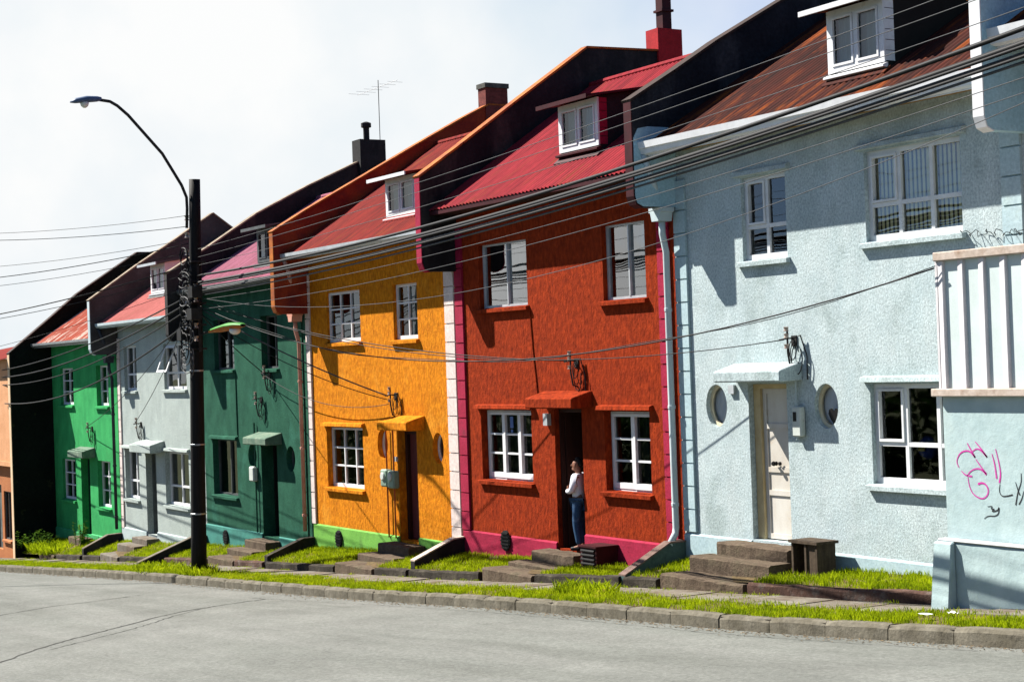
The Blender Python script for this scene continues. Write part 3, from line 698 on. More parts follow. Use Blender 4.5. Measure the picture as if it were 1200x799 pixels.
# ---- orange house (-14.75 .. -7.45)
or_o = [(-13.91, -11.98, .66, 2.05, 'grid3', .19), (-13.68, -11.91, 4.01, 5.17, 'grid3', .12), (-10.27, -9.16, 3.98, 5.17, 'grid2', .14)]
ho = house('bright orange roughcast house with green base, white gridded windows and red rusted roof', -14.75, -7.45, M['orange'], M['greenbase'], 6.14, .66, 3.6, M['rooforange'],
           ('gutter', M['alu'], M['soffit']), or_o, [(-11.0, 1.71, .25, .33, .17), (-8.44, 1.69, .24, .32, .17)], (-10.26, -9.39, -.33, 2.02), .28,
           [(-14.73, -10.28, -.25), (-9.37, -7.47, -.22)], -.8)
window(ho, *or_o[0][:5], M['orange'], .19, curtain='curtaingrey', cspan=(-13.0, -12.0))
window(ho, *or_o[1][:5], M['orange'], .12, curtain='curtaingrey', cspan=(-12.9, -12.0), lintel=False)
window(ho, *or_o[2][:5], M['orange'], .14, curtain='curtain', cspan=(-9.9, -9.4), lintel=False)
for xx in (-11.0, -8.44): oval_window(ho, xx, 1.70, .245, .325, .17, M['white'], backing='curtaingrey')
panel_door(ho, -10.255, -9.395, -.32, 2.015, .24, M['redbrown'], M['brown'], .1, False, 'galv')
canopy(ho, -10.36, -8.98, 2.06, M['orange'], .45, .17)
quoin(ho, -14.83, -14.60, -.25, 5.7, M['palepink'])
downpipe(ho, -14.98, 5.6, -.6, M['pipepink'], hopper=4.68, y=-.13, r=.05, kick=False, start=(-14.62, -.62, 6.0))
bracket(ho, -10.27, 2.78)
m1 = MB().box(-10.86, -10.56, -.16, -.003, .80, 1.18).box(-10.52, -10.22, -.16, -.003, .78, 1.16).build('meter_box', M['metergreen'], ho, bevel=.03)
g = MB()
for xx in (-10.71, -10.37): g.lathe((xx, -.165, 1.03), [(.09, .004), (.09, -.02), (.07, -.035)], 14, 'y')
g.build('dial', M['meter'], m1)
MB().tube([(-10.71, -.06, 1.18), (-10.71, -.06, 2.1)], .02).tube([(-10.38, -.06, 1.16), (-10.38, -.06, 2.1)], .02).tube([(-10.71, -.06, .8), (-10.71, -.06, -.3)], .02).tube([(-10.38, -.06, .78), (-10.38, -.06, -.3)], .02).build('conduit', M['piporange'], m1)
MB().box(-10.36, -10.28, -.05, -.002, 1.36, 1.46).build('doorbell', M['alu'], ho)
vent(ho, -13.3, -.52)
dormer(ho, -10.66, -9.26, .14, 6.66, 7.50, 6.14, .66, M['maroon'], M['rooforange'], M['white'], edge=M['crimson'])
wing(ho, BX['dgo'], [(-.87, 6.66), (.0, 7.18), (1.46, 7.98), (3.13, 8.9), (4.38, 9.57), (5.14, 9.95), (5.8, 9.95)], 4.74, -1.5, M['rustwall'], M['rust'], M['rust'])
co = MB().box(-15.0, -14.62, 5.05, 5.70, 9.0, 10.4).build('chimney', M['chimbrick'], ho)
MB().box(-15.03, -14.59, 5.02, 5.73, 10.4, 10.52).build('chimney_cap', M['chimgrey'], co)

# ---- dark green house (-21.9 .. -14.75)
dg_o = [(-21.30, -19.56, .13, 1.61, 'dark', .22), (-20.95, -19.53, 3.49, 4.82, 'dark', .18), (-17.68, -16.62, 3.47, 4.80, 'dark', .22)]
hd = house('dark green house with faded pink roof, teal base and black recessed door', -21.9, -14.75, M['dgreen'], M['dgbase'], 5.68, .62, 3.6, M['roofpink'],
           ('gutter', M['darkalu'], M['darksoffit']), dg_o, [(-18.5, 1.24, .28, .31, .2), (-16.05, 1.24, .27, .31, .2)], (-17.92, -16.90, -.78, 1.55), .45,
           [(-21.88, -17.94, -.70), (-16.88, -14.77, -.72)], -1.2)
window(hd, *dg_o[0][:5], M['dgreen'], .22, curtain='curtaingrey', cspan=(-20.3, -19.6))
window(hd, *dg_o[1][:5], M['dgreen'], .18, curtain='curtaingrey', cspan=(-20.4, -19.6), lintel=False)
window(hd, *dg_o[2][:5], M['dgreen'], .22, curtain='curtaingrey', cspan=(-17.0, -16.66), lintel=False)
for xx in (-18.5, -16.05): oval_window(hd, xx, 1.24, .27, .31, .2, M['darkalu'], glass='glassdark')
panel_door(hd, -17.915, -16.905, -.77, 1.545, .4, M['blackwood'], M['blackwood'], .08, False, 'galv')
canopy(hd, -18.02, -16.55, 1.58, M['canopygreen'], .45, .16)
quoin(hd, -15.38, -15.10, -.65, 5.0, M['dgreen'], y=-.03)
MB().tube([(-19.45, -.014, 3.4), (-19.44, -.014, 1.75)], .016, 6).build('conduit', M['dgreen'], hd)
bracket(hd, -17.78, 2.70); bracket(hd, -17.17, 3.35)
m2 = MB().box(-18.45, -18.15, -.14, -.003, .60, .98).build('meter_box', M['meter'], hd, bevel=.03)
MB().tube([(-18.2, -.05, 2.1), (-18.2, -.05, -.7)], .022).build('conduit', M['dgreen'], m2)
vent(hd, -20.4, -.98)
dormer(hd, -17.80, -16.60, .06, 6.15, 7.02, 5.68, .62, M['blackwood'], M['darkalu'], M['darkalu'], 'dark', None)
wing(hd, BX['gdg'], [(-.95, 6.13), (.31, 6.88), (1.73, 7.8), (3.3, 8.6), (4.9, 9.33), (5.9, 9.35)], 4.31, -2.0, M['tar'], M['tar'], M['paleflash'])
cd = MB().box(-22.15, -21.62, 4.9, 5.72, 8.4, 10.0).build('chimney', M['tar'], hd)
MB().lathe((-22.0, 5.3, 10.0), [(.09, 0), (.09, .38), (.15, .4), (.15, .52), (.05, .56)], 10).build('flue', M['tar'], cd)

# ---- pale grey house (-29.25 .. -21.9)
gy_o = [(-28.62, -27.44, 2.96, 4.32, 'grey2', .16), (-25.0, -23.15, 2.98, 4.29, 'grey2open', .14), (-28.80, -27.50, -.35, 1.17, 'grey2', .2), (-25.16, -23.2, -.36, 1.18, 'grey2', .2)]
hg = house('pale grey house with salmon pink roof and a window tilted open upstairs', -29.25, -21.9, M['grey'], M['greybase'], 5.04, .66, 3.3, M['roofsalmon'],
           ('gutter', M['pipe'], M['darksoffit']), gy_o, [], (-26.88, -25.95, -1.33, 1.12), .3, [(-29.2, -26.9, -1.25), (-25.93, -21.92, -1.2)], -1.65)
for i, o in enumerate(gy_o): window(hg, *o[:5], M['grey'], o[5], curtain='curtaingrey', cspan=(o[0] + .35 * (o[1] - o[0]), o[1] - .05), lintel=i > 1)
panel_door(hg, -26.875, -25.955, -1.32, 1.115, .26, M['greydoor'], M['greydoor'], .08, False, 'galv')
canopy(hg, -27.02, -25.15, 1.14, M['grey'], .45, .22)
quoin(hg, -29.2, -28.98, -1.3, 4.6, M['palepink'], y=-.04)
downpipe(hg, -29.42, 4.5, -1.5, M['darkpipe'], hopper=3.95, y=-.12, r=.05, kick=False, start=(-29.1, -.62, 4.9))
bracket(hg, -27.17, 1.95)
dormer(hg, -27.40, -26.12, .55, 5.88, 6.75, 5.04, .66, M['white'], M['darkalu'], M['alu'])
wing(hg, BX['grg'], [(-.85, 5.76), (.71, 6.84), (1.85, 7.57), (3.26, 8.51), (3.97, 8.0), (7.2, 5.8)], 4.09, -2.4, M['greywall'], M['pipe'], M['paleflash'])

# ---- bright green house (-36.6 .. -29.25)
gr_o = [(-35.50, -34.0, 2.50, 3.74, 'grid2', .15), (-31.46, -30.22, 2.48, 3.77, 'grid2', .2), (-35.55, -34.05, -.70, .66, 'grid2', .15), (-31.62, -30.28, -.77, .72, 'grid2', .2)]
hn = house('bright green house half in the shadow of a tall dark end wall', -36.6, -29.25, M['green'], M['grnbase'], 4.62, .66, 3.3, M['roofgreen'],
           ('gutter', M['galv'], M['darksoffit']), gr_o, [], (-33.43, -32.46, -1.78, .74), .35, [(-36.5, -33.45, -1.72), (-32.44, -29.3, -1.7)], -2.1)
for o in gr_o: window(hn, *o[:5], M['green'], o[5], curtain='curtaingrey', cspan=(o[0] + .5 * (o[1] - o[0]), o[1] - .05), lintel=False)
panel_door(hn, -33.425, -32.465, -1.77, .735, .3, M['greenwood'], M['greenwood'], .08, False, 'galv')
canopy(hn, -33.40, -31.80, .80, M['canopygreen'], .45, .2)
bracket(hn, -32.04, 1.75)
wing(hn, BX['l'], [(-1.45, 4.30), (.07, 5.54), (1.0, 6.33), (3.2, 7.78), (5.4, 7.80)], 0, -3.0, M['moss'], M['creamwall'], M['darkflash'], full=True, th=.24)

# ---- right hand blue house (7.3 .. 14.6) with its front extension and finned balcony
r_o = [(8.9, 10.0, 5.25, 6.5, 'blue2', .13), (11.5, 13.3, 5.3, 6.5, 'blue3', .13)]
hx = house('pale blue end house, its white finned balcony above graffiti', 7.56, 14.6, M['blue'], M['bluebase'], 7.3, .60, 3.4, M['roofrust'],
           ('big', M['white'], M['soffit']), r_o, [], (12.4, 13.3, .95, 3.3), .22, [(11.9, 12.38, .9), (13.32, 14.58, .95)], .3)
for o in r_o: window(hx, *o[:5], M['blue'], .13)
panel_door(hx, 12.405, 13.295, .96, 3.295, .17, M['doorwhite'], M['doorframe'])
quoin(hb, 7.12, 7.45, 2.95, 6.7, M['bluebase'])
wing(hx, BX['r'], [(-.85, 7.72), (.04, 8.25), (.94, 8.8), (2.56, 9.7), (3.3, 10.1), (5.2, 10.1)], 6.08, -.2, M['bluedark'], M['white'], M['rust'], th=.17)
ew = MB(); EX0, EX1, EY = 7.40, 11.8, -1.5
ew.box(EX0, EX1, EY, -.05, .0, 2.80)
xw = ew.build('extension_wall', M['blueext'], hx)
def strokes(L, w, m, name):
    mb = MB(); y = EY - .0035
    for s in L:
        # smooth the polyline
        P_ = [Vector((a, b)) for a, b in s]
        for _ in range(2):
            Q = [P_[0]]
            for a, b in zip(P_[:-1], P_[1:]): Q += [a * .75 + b * .25, a * .25 + b * .75]
            P_ = Q + [P_[-1]]
        n = len(P_); vs = []
        for i, p in enumerate(P_):
            t = (P_[min(i + 1, n - 1)] - P_[max(i - 1, 0)]); t = t.normalized() if t.length > 0 else Vector((1, 0)); nn = Vector((-t.y, t.x)) * w * (.45 + .75 * i / n)
            vs += [(p.x + nn.x, y, p.y + nn.y), (p.x - nn.x, y, p.y - nn.y)]
        mb.add(vs, [(2 * i, 2 * i + 1, 2 * i + 3, 2 * i + 2) for i in range(n - 1)])
    return mb.build(name, m, xw)
PINK = [[(7.63, 1.94), (7.59, 2.01), (7.64, 2.1), (7.71, 2.14), (7.81, 2.15), (7.88, 2.09), (7.9, 2.07)], [(7.78, 2.24), (7.83, 2.17), (7.9, 2.07)], [(7.86, 2.14), (7.93, 2.18), (8.0, 2.16), (8.09, 2.08)], [(7.91, 2.26), (8.0, 2.18), (8.09, 2.08)], [(7.91, 2.05), (7.99, 1.96), (8.07, 1.88)], [(7.67, 1.9), (7.73, 1.85), (7.84, 1.84)], [(7.76, 1.84), (7.81, 1.9), (7.91, 1.94), (8.0, 1.93), (8.07, 1.87)], [(7.77, 1.83), (7.79, 1.71), (7.85, 1.62), (7.98, 1.57), (8.07, 1.61), (8.1, 1.69), (8.05, 1.76), (7.98, 1.77), (7.93, 1.75)], [(8.17, 2.12), (8.21, 2.0), (8.23, 1.83)], [(8.23, 2.18), (8.27, 2.04), (8.3, 1.89), (8.27, 1.78)]]
BLACK = [[(8.28, 1.77), (8.26, 1.68), (8.3, 1.62), (8.39, 1.63), (8.47, 1.65)], [(8.52, 1.8), (8.55, 1.71), (8.58, 1.65)], [(8.61, 1.91), (8.61, 1.8), (8.55, 1.69), (8.51, 1.53)], [(8.64, 1.7), (8.61, 1.61), (8.56, 1.54)], [(8.07, 1.49), (8.16, 1.5), (8.11, 1.46), (8.19, 1.47), (8.12, 1.43), (8.23, 1.45), (8.25, 1.49)], [(8.01, 1.34), (8.07, 1.38), (8.18, 1.38), (8.24, 1.41), (8.25, 1.48)]]
strokes(PINK, .011, M['pink'], 'pink_graffiti'); strokes(BLACK[:4], .008, M['sprayblack'], 'black_graffiti'); strokes(BLACK[4:], .008, M['sprayblack'], 'black_graffiti')
MB().box(7.30, 11.9, EY - .10, -.03, 2.803, 2.90).build('balcony_slab', M['ledge'], hx, bevel=.01)
MB().box(7.40, 11.7, EY + .02, EY + .08, 2.90, 4.46).box(7.40, 7.46, EY + .08, -.06, 2.90, 4.46).build('balcony_panel', M['finpanel'], hx)
fn = MB(); x = 7.40
while x < 11.7:
    fn.prism([(x, EY - .005), (x + .085, EY - .02), (x + .095, EY - .015), (x + .10, EY + .02), (x + .0, EY + .02)], 'z', 2.902, 4.458); x += .335
fn.box(7.36, 7.395, EY - .01, EY + .08, 2.902, 4.458)
fn.build('balcony_fins', M['fin'], hx)
MB().box(7.36, 11.8, EY - .05, -.04, 4.46, 4.57).build('balcony_rail', M['ledge'], hx, bevel=.012)
lw = MB(); rough_box(lw, 7.42, 11.8, EY - .12, EY - .005, -.1, 1.04, .0025); lw.build('low_wall', M['blueext'], hx)
bt = MB().prism([(EY - .19, 1.03), (EY - .123, 1.05), (EY - .123, -.1), (EY - .31, -.1)], 'x', 7.34, 7.64); bt.build('buttress', M['blueext'], hx, bevel=.012)
MB().box(7.36, 11.8, EY - .14, EY + .0 - .004, 1.045, 1.075).build('wall_capping', M['white'], hx, bevel=.01)

# ---- peach neighbour at the far left
hp = thing('neighbour_house', (-41, -.5, -3), 'peach and orange house beyond the dark end wall at the bottom of the row', 'house')
wall('upper_wall', M['peach'], hp, -48, -36.75, .5, 4.15, [(rect(-40.2, -38.6, 1.6, 2.9), .12)], y=-1.40)
wall('lower_wall', M['peachbrown'], hp, -48, -36.75, -3.6, .5, [(rect(-40.0, -38.9, -2.6, -.3), .15), (rect(-38.6, -37.6, -2.2, -.5), .12)], y=-1.25)
MB().box(-48, -36.75, -1.45, -1.0, .42, .58).build('ledge', M['peach'], hp)
MB().box(-48, -36.76, -1.0, 6.9, -3.6, 3.95).build('house_body', M['peachbrown'], hp)
window(hp, -40.2, -38.6, 1.6, 2.9, 'grid2', M['peach'], .12, glass='glassdark', lintel=False, y=-1.40)
window(hp, -38.6, -37.6, -2.2, -.5, 'dark', M['peachbrown'], .1, glass='glassdark', lintel=False, y=-1.25)
MB().box(-39.98, -38.92, -1.10, -1.01, -2.6, -.32).build('door', M['greydoor'], hp)
r = corrugated(-48, -36.75, -1.75, 4.12, 2.5, 4.9); corrugated(-48, -36.75, 2.5, 4.9, 7, 4.0, mb=r); r.build('roof', M['rooforange'], hp, smooth=True)

# ------------------------------------------------------------------ ground
def strip(xs, f):    # f(x) -> list of (y, z) left to right
    mb = MB(); rows = [f(x) for x in xs]; n = len(rows[0])
    for x, r in zip(xs, rows): mb.v += [(x, y, z) for y, z in r]
    for i in range(len(xs) - 1):
        for k in range(n - 1): a = i * n + k; mb.f.append((a, a + 1, a + n + 1, a + n))
    return mb
xs = list(np.arange(-80, 60.1, 1.0))
structure('ground', strip([-2500, -400] + xs + [400, 2500], lambda x: [(y, S(x) - .9 - (0 if abs(y) < 50 else 1.0)) for y in (-2500, -300, -50, -14, 0, 20, 50, 300, 2500)]), M['land'])
structure('road', strip(xs, lambda x: [(-13.5, S(x) - .19), (-10, S(x) - .12), (-7, S(x) - .13), (-4.5, S(x) - .165), (-KERB - .14, S(x) - .19), (-KERB - .1, S(x) - .8)]), M['road'])
structure('verge_soil', strip(xs, lambda x: [(-KERB, S(x) - .015), (-2.6, S(x) + .0), (-2.0, S(x) - .005), (-1.2, S(x) - .005), (-1.18, S(x) - .3)]), M['soil'])
gx = sorted(set([round(float(v), 3) for v in np.arange(-46, 7.3, .5)] + [v for v in HX if -46 <= v <= 7.3]))
def path_weeds(n):
    x = -40 + 53 * rng.random(n); y = np.where(rng.random(n) < .5, -1.36 - .05 * rng.random(n), -1.4 - .7 * rng.random(n))
    k = (np.sin(x * 2.3) + np.sin(x * 5.1 + 1) + np.sin(x * .7)) > .7
    return np.stack([x, y, np.interp(x, SX, SZ) + .005], 1)[k]
structure('garden_soil', strip(gx, lambda x: [(-GK, garden(x, GK)), (-.8, garden(x, .8)), (-.4, garden(x, .4)), (.05, garden(x, 0))]), M['soil'])
structure('far_pavement', strip(xs, lambda x: [(-22, S(x) - .02), (-13.7, S(x) - .05), (-13.5, S(x) - .06), (-13.5, S(x) - .9)]), M['land'])
pv = MB(); x = -46.0
while x < 14:
    L = random.uniform(.9, 1.3); dz = random.uniform(-.012, .012); a, b = x + .01, min(x + L - .01, 14)
    y0, y1 = -2.12 + random.uniform(-.06, .05), (-GK - .13 if x < 7.0 else -1.64)
    pv.add([(a, y0, S(a) - .2), (b, y0, S(b) - .2), (b, y1, S(b) - .2), (a, y1, S(a) - .2), (a, y0, S(a) + dz + .008), (b, y0, S(b) + dz + .008), (b, y1, S(b) + dz + .010), (a, y1, S(a) + dz + .010)], [(4, 5, 6, 7), (0, 1, 5, 4), (1, 2, 6, 5), (2, 3, 7, 6), (3, 0, 4, 7)])
    x += L
structure('pavement', pv, M['pave'])
kb = MB(); x = -60.0
while x < 22:
    L = 1.02 + random.uniform(-.04, .06); a, b = x + .008, x + L - .008; n = 5; j = .004; dz = random.uniform(-.006, .006); dy = random.uniform(-.008, .008)
    k0 = len(kb.v)
    for i in range(n + 1):
        xx = a + (b - a) * i / n; s_ = S(xx) + dz
        e = .015 if i in (0, n) else 0
        def q(y, z): return (xx + random.uniform(-j, j), y + dy + random.uniform(-j, j), z + random.uniform(-j, j))
        kb.v += [q(-KERB - .155 + e, s_ - .45), q(-KERB - .15 + e, s_ - .05 - e), q(-KERB - .125 + e, s_ - .008 - e), q(-KERB - .10, s_ + .002 - e), q(-KERB + .01, s_ - e), q(-KERB + .01, s_ - .4)]
    for i in range(n):
        for k in range(5): p = k0 + i * 6 + k; kb.f.append((p, p + 1, p + 7, p + 6))
    kb.f.append(tuple(k0 + k for k in range(6))); e = k0 + n * 6; kb.f.append(tuple(e + k for k in range(6)))
    x += L
structure('kerb', kb, M['kerbstone'])
kj = strip(list(np.arange(-60, 22, 1.0)), lambda x: [(-KERB - .12, S(x) - .4), (-KERB - .12, S(x) - .03), (-KERB, S(x) - .03)])
structure('kerb_bedding', kj, M['darkconcrete'])
# tar seams sealed into the road
def seam(pts, w, name='road_seam'):
    P_ = [Vector((a, b)) for a, b in pts]
    for _ in range(2):
        Q = [P_[0]]
        for a, b in zip(P_[:-1], P_[1:]): Q += [a * .75 + b * .25, a * .25 + b * .75]
        P_ = Q + [P_[-1]]
    Q = []
    for a, b in zip(P_[:-1], P_[1:]):
        k = max(1, int((b - a).length / .15))
        Q += [a + (b - a) * (i / k) for i in range(k)]
    P_ = Q; n = len(P_); mb = MB(); vs = []
    def rz(x, y): return float(np.interp(-y, [KERB + .14, 4.5, 7, 10, 13.5], [S(x) - .19, S(x) - .165, S(x) - .13, S(x) - .12, S(x) - .19]))
    for i, p in enumerate(P_):
        t = (P_[min(i + 1, n - 1)] - P_[max(i - 1, 0)]).normalized(); nn = Vector((-t.y, t.x)); jj = random.uniform(-.03, .03)
        ww = w * random.uniform(.5, 1.2)
        for s in (ww, -ww): a = p + nn * (s + jj); vs.append((a.x, a.y, rz(a.x, a.y) + .005))
    mb.add(vs, [(2 * i, 2 * i + 1, 2 * i + 3, 2 * i + 2) for i in range(n - 1)])
    structure(name, mb, M['tarline'])
seam([(.4, -11.9), (-1.07, -10.9), (-2.97, -9.66), (-4.56, -8.24), (-6.79, -6.44), (-7.59, -5.16), (-8.18, -3.97)], .024)
seam([(-2.0, -10.0), (-4.1, -8.0), (-6.3, -6.5), (-7.5, -5.4)], .012)
seam([(-10.41, -8.55), (-11.44, -7.28), (-11.63, -6.53), (-12.5, -5.0)], .02)
seam([(-8.7, -4.1), (-5, -3.7), (0, -3.62), (5, -3.58), (10, -3.6)], .008)

# ------------------------------------------------------------------ steps, garden kerbs and dividing walls
steps(1.40, 3.10, .50, .0, 'three brown concrete steps up to the cream door of the pale blue house', M['concrete'], 'blue', 2, True, .19)
steps(-4.15, -2.75, -.05, -.55, 'worn steps under the person standing at the brick red house', M['concrete'], 'red', 2, True, .18)
steps(-10.5, -9.05, -.37, -.95, 'brown steps at the dark doorway of the orange house', M['concrete'], 'orange', 2, True, .2)
steps(-18.1, -16.75, -.83, -1.4, 'brown steps at the black door of the dark green house', M['concrete'], 'dg', 2, True, .2)
steps(-27.0, -25.7, -1.38, -1.9, 'pale concrete steps at the pale grey house', M['pave'], 'grey', 2, True, .18)
steps(-33.6, -32.2, -1.83, -2.3, 'low step at the bright green house behind the weeds', M['concrete'], 'green', 1, True, .18)
def gkerb(x0, x1, label, m, y=-GK):
    t = MB(); n = max(2, int((x1 - x0) / .25)); k0 = 0; j = .012
    for i in range(n + 1):
        x = x0 + (x1 - x0) * i / n; z = S(x) + .16
        def q(yy, zz): return (x, yy + random.uniform(-j, j), zz + random.uniform(-j, j))
        t.v += [q(y - .12, S(x) - .2), q(y - .12, z - .03), q(y - .09, z), q(y + .01, z), q(y + .01, S(x) - .2)]
    for i in range(n):
        for k in range(5): a = i * 5; t.f.append((a + k, a + (k + 1) % 5, a + 5 + (k + 1) % 5, a + 5 + k))
    t.f.append((0, 1, 2, 3, 4)); e = n * 5; t.f.append(tuple(e + k for k in (4, 3, 2, 1, 0)))
    tag(t.build('garden_kerb', m, loc=((x0 + x1) / 2, y, S((x0 + x1) / 2))), label, 'garden kerb', 'low concrete garden kerbs')
# build with a local origin: vertices above are world, so shift is done by MB.build
gkerb(3.25, 7.33, 'long reddish kerb below the grass in front of the pale blue house, right of its steps', M['redconcrete'])
gkerb(.08, 1.0, 'short kerb left of the steps of the pale blue house', M['darkconcrete'])
gkerb(-2.6, -.05, 'dark kerb below the grass right of the steps of the brick red house', M['darkconcrete'])
gkerb(-7.35, -4.6, 'dark kerb below the grass left of the steps of the brick red house', M['darkconcrete'])
gkerb(-8.9, -7.5, 'dark kerb right of the steps of the orange house', M['darkconcrete'])
gkerb(-14.65, -10.9, 'dark kerb left of the steps of the orange house', M['darkconcrete'])
gkerb(-16.6, -14.85, 'reddish kerb right of the steps of the dark green house', M['redconcrete'])
gkerb(-21.8, -18.5, 'kerb behind the utility pole, left of the dark green house steps', M['redconcrete'])
gkerb(-25.5, -22.0, 'grey kerb right of the pale grey house steps', M['darkconcrete'])
gkerb(-29.1, -27.4, 'grey kerb left of the pale grey house steps', M['darkconcrete'])
gkerb(-32.0, -29.4, 'grey kerb right of the bright green house step', M['darkconcrete'])
def wedge(X, pts, label, m, topm, th=.16):
    t = thing('dividing_wall', (X, -.6, pts[-1][1]), label, 'garden wall', 'sloping walls between the front gardens')
    ztop = pts
    poly = list(ztop) + [(ztop[-1][0], ztop[-1][1] - .5), (ztop[0][0], ztop[-1][1] - .7)]
    MB().prism(poly, 'x', X - th / 2, X + th / 2).build('wall_body', m, t)
    c = MB()
    for (a, b) in zip(ztop[:-1], ztop[1:]):
        c.prism([(a[0], a[1] + .003), (b[0], b[1] + .003), (b[0], b[1] + .03), (a[0], a[1] + .03)], 'x', X - th / 2 - .015, X + th / 2 + .015)
    c.build('wall_top', topm, t)
wedge(-.02, [(-.05, .37), (-.36, .37), (-1.28, -.08)], 'green grey sloping wall between the brick red and pale blue gardens', M['wedgegreen'], M['wedgetop'])
wedge(-7.45, [(-.05, -.08), (-.30, -.10), (-1.2, -.46)], 'black sloping wall between the orange and brick red gardens', M['tar'], M['ledge'])
wedge(-14.75, [(-.05, -.60), (-.35, -.61), (-1.28, -.95)], 'black sloping wall between the dark green and orange gardens', M['tar'], M['darkconcrete'])
wedge(-21.9, [(-.05, -1.05), (-.45, -1.05), (-2.0, -1.62)], 'long black ramp wall with pale top beside the utility pole', M['tar'], M['pave'])
wedge(-29.25, [(-.05, -1.48), (-.5, -1.5), (-1.28, -1.86)], 'dark sloping wall between the bright green and pale grey gardens', M['tar'], M['pave'])
# open box beside the blue steps
t = thing('storage_box', (3.6, -.5, .2), 'weathered open fronted box standing beside the pale blue house steps', 'box')
MB().box(3.28, 3.90, -.58, -.16, .64, .68).build('lid', M['wood'], t)
MB().box(3.31, 3.35, -.55, -.20, .05, .64).box(3.60, 3.64, -.555, -.20, .05, .64).box(3.83, 3.87, -.55, -.20, .05, .64).box(3.35, 3.60, -.21, -.18, .05, .64).box(3.64, 3.83, -.53, -.50, .05, .64).build('side_boards', M['wood'], t)
MB().box(3.356, 3.594, -.54, -.22, .05, .10).build('base_board', M['wood'], t)
# gas cylinder cabinet at the red house
t = thing('louvred_cabinet', (-2.2, -.3, -.25), 'dark red metal cabinet with louvred front beside the brick red house steps', 'cabinet')
MB().box(-2.42, -1.92, -.50, -.06, -.5, .15).build('cabinet_body', M['maroon'], t)
MB().box(-2.45, -1.89, -.53, -.045, .15, .18).build('cabinet_lid', M['maroon'], t)
lv = MB()
for k in range(6): lv.prism([(-.502, -.28 + k * .075), (-.53, -.30 + k * .075), (-.53, -.285 + k * .075), (-.502, -.25 + k * .075)], 'x', -2.38, -1.97)
lv.build('louvres', M['blackwood'], t)

# ------------------------------------------------------------------ grass and weeds
def blades(n, place, hmin, hmax, wid, name, m, lean=.5, kind=True):
    pos = place(n); n = len(pos)
    h = rng.uniform(hmin, hmax, n) * rng.uniform(.6, 1.1, n); an = rng.uniform(0, 2 * PI, n); ln = rng.uniform(.1, lean, n) * h; la = rng.uniform(0, 2 * PI, n); w = wid * rng.uniform(.6, 1.2, n)
    V = np.zeros((n, 4, 3)); d = np.stack([np.cos(an), np.sin(an)], 1)
    V[:, 0, :2] = pos[:, :2] - d * w[:, None]; V[:, 1, :2] = pos[:, :2] + d * w[:, None]
    l = np.stack([np.cos(la), np.sin(la)], 1)
    V[:, 2, :2] = pos[:, :2] + l * ln[:, None] * .35 + d * w[:, None] * .6; V[:, 3, :2] = pos[:, :2] + l * ln[:, None]
    V[:, 0, 2] = V[:, 1, 2] = pos[:, 2] - .01; V[:, 2, 2] = pos[:, 2] + h * .6; V[:, 3, 2] = pos[:, 2] + h
    me = bpy.data.meshes.new(name); base = np.arange(n)[:, None] * 4
    F = np.concatenate([base + np.array([[0, 1, 2]]), base + np.array([[0, 2, 3]])], 1).reshape(-1, 3)
    me.from_pydata(V.reshape(-1, 3).tolist(), [], F.tolist()); me.materials.append(m)
    o = bpy.data.objects.new(name, me); col.objects.link(o)
    if kind: o['kind'] = 'stuff'
    return o
def verge_place(n):
    x = -42 + 56 * rng.random(n) ** .8; y0 = -1.93; 
    y = -KERB - .03 + (KERB - 1.95) * rng.random(n) ** 1.0
    pat = np.sin(x * 1.7) * .5 + np.sin(x * .61 + 2) * .5 + np.sin(x * 4.3 + y * 3) * .35
    keep = (rng.random(n) < np.clip(1.15 - np.clip(-y - 1.9, 0, 9) * .0 - np.clip((y + 2.62) * 2.0, 0, 1) * (.85 - .35 * pat), .05, 1))
    bald = np.sin(x * 3.1 + 1.3 * np.sin(y * 4)) + np.sin(x * 7.7 + y * 9) * .7 + np.sin(x * 1.13 + 4) * .8
    keep &= (bald < .75) | (rng.random(n) < .3)
    x, y = x[keep], y[keep]
    return np.stack([x, y, np.interp(x, SX, SZ)], 1)
blades(110000, verge_place, .035, .085, .006, 'verge_grass', M['grass'])
def garden_place(n):
    x = -46 + 53.2 * rng.random(n) ** .8; y = -GK + .01 + (GK - .07) * rng.random(n)
    bad = np.zeros(n, bool)
    for a, b in ((1.0, 3.2), (-4.5, -2.65), (-10.9, -9.0), (-18.5, -16.65), (-27.4, -25.6), (-33.9, -32.1)): bad |= (x > a) & (x < b)
    bad |= (x > 3.28) & (x < 3.98) & (y > -.63); bad |= (x > -2.45) & (x < -1.9) & (y > -.54)
    for X in (0, -7.45, -14.75, -21.9, -29.25): bad |= abs(x - X) < .1
    x, y = x[~bad], y[~bad]
    bald = np.sin(x * 2.7 + 1.3 * np.sin(y * 5)) + np.sin(x * 6.9 + y * 8) * .7 + np.sin(x * 1.3 + 2) * .8
    k = (bald < 1.0) | (rng.random(len(x)) < .35); x, y = x[k], y[k]
    z = np.array([garden(a, -b) for a, b in zip(x, y)])
    return np.stack([x, y, z], 1)
blades(100000, garden_place, .04, .105, .007, 'garden_grass', M['grass'])
blades(9000, path_weeds, .02, .06, .006, 'path_weeds', M['grass'])
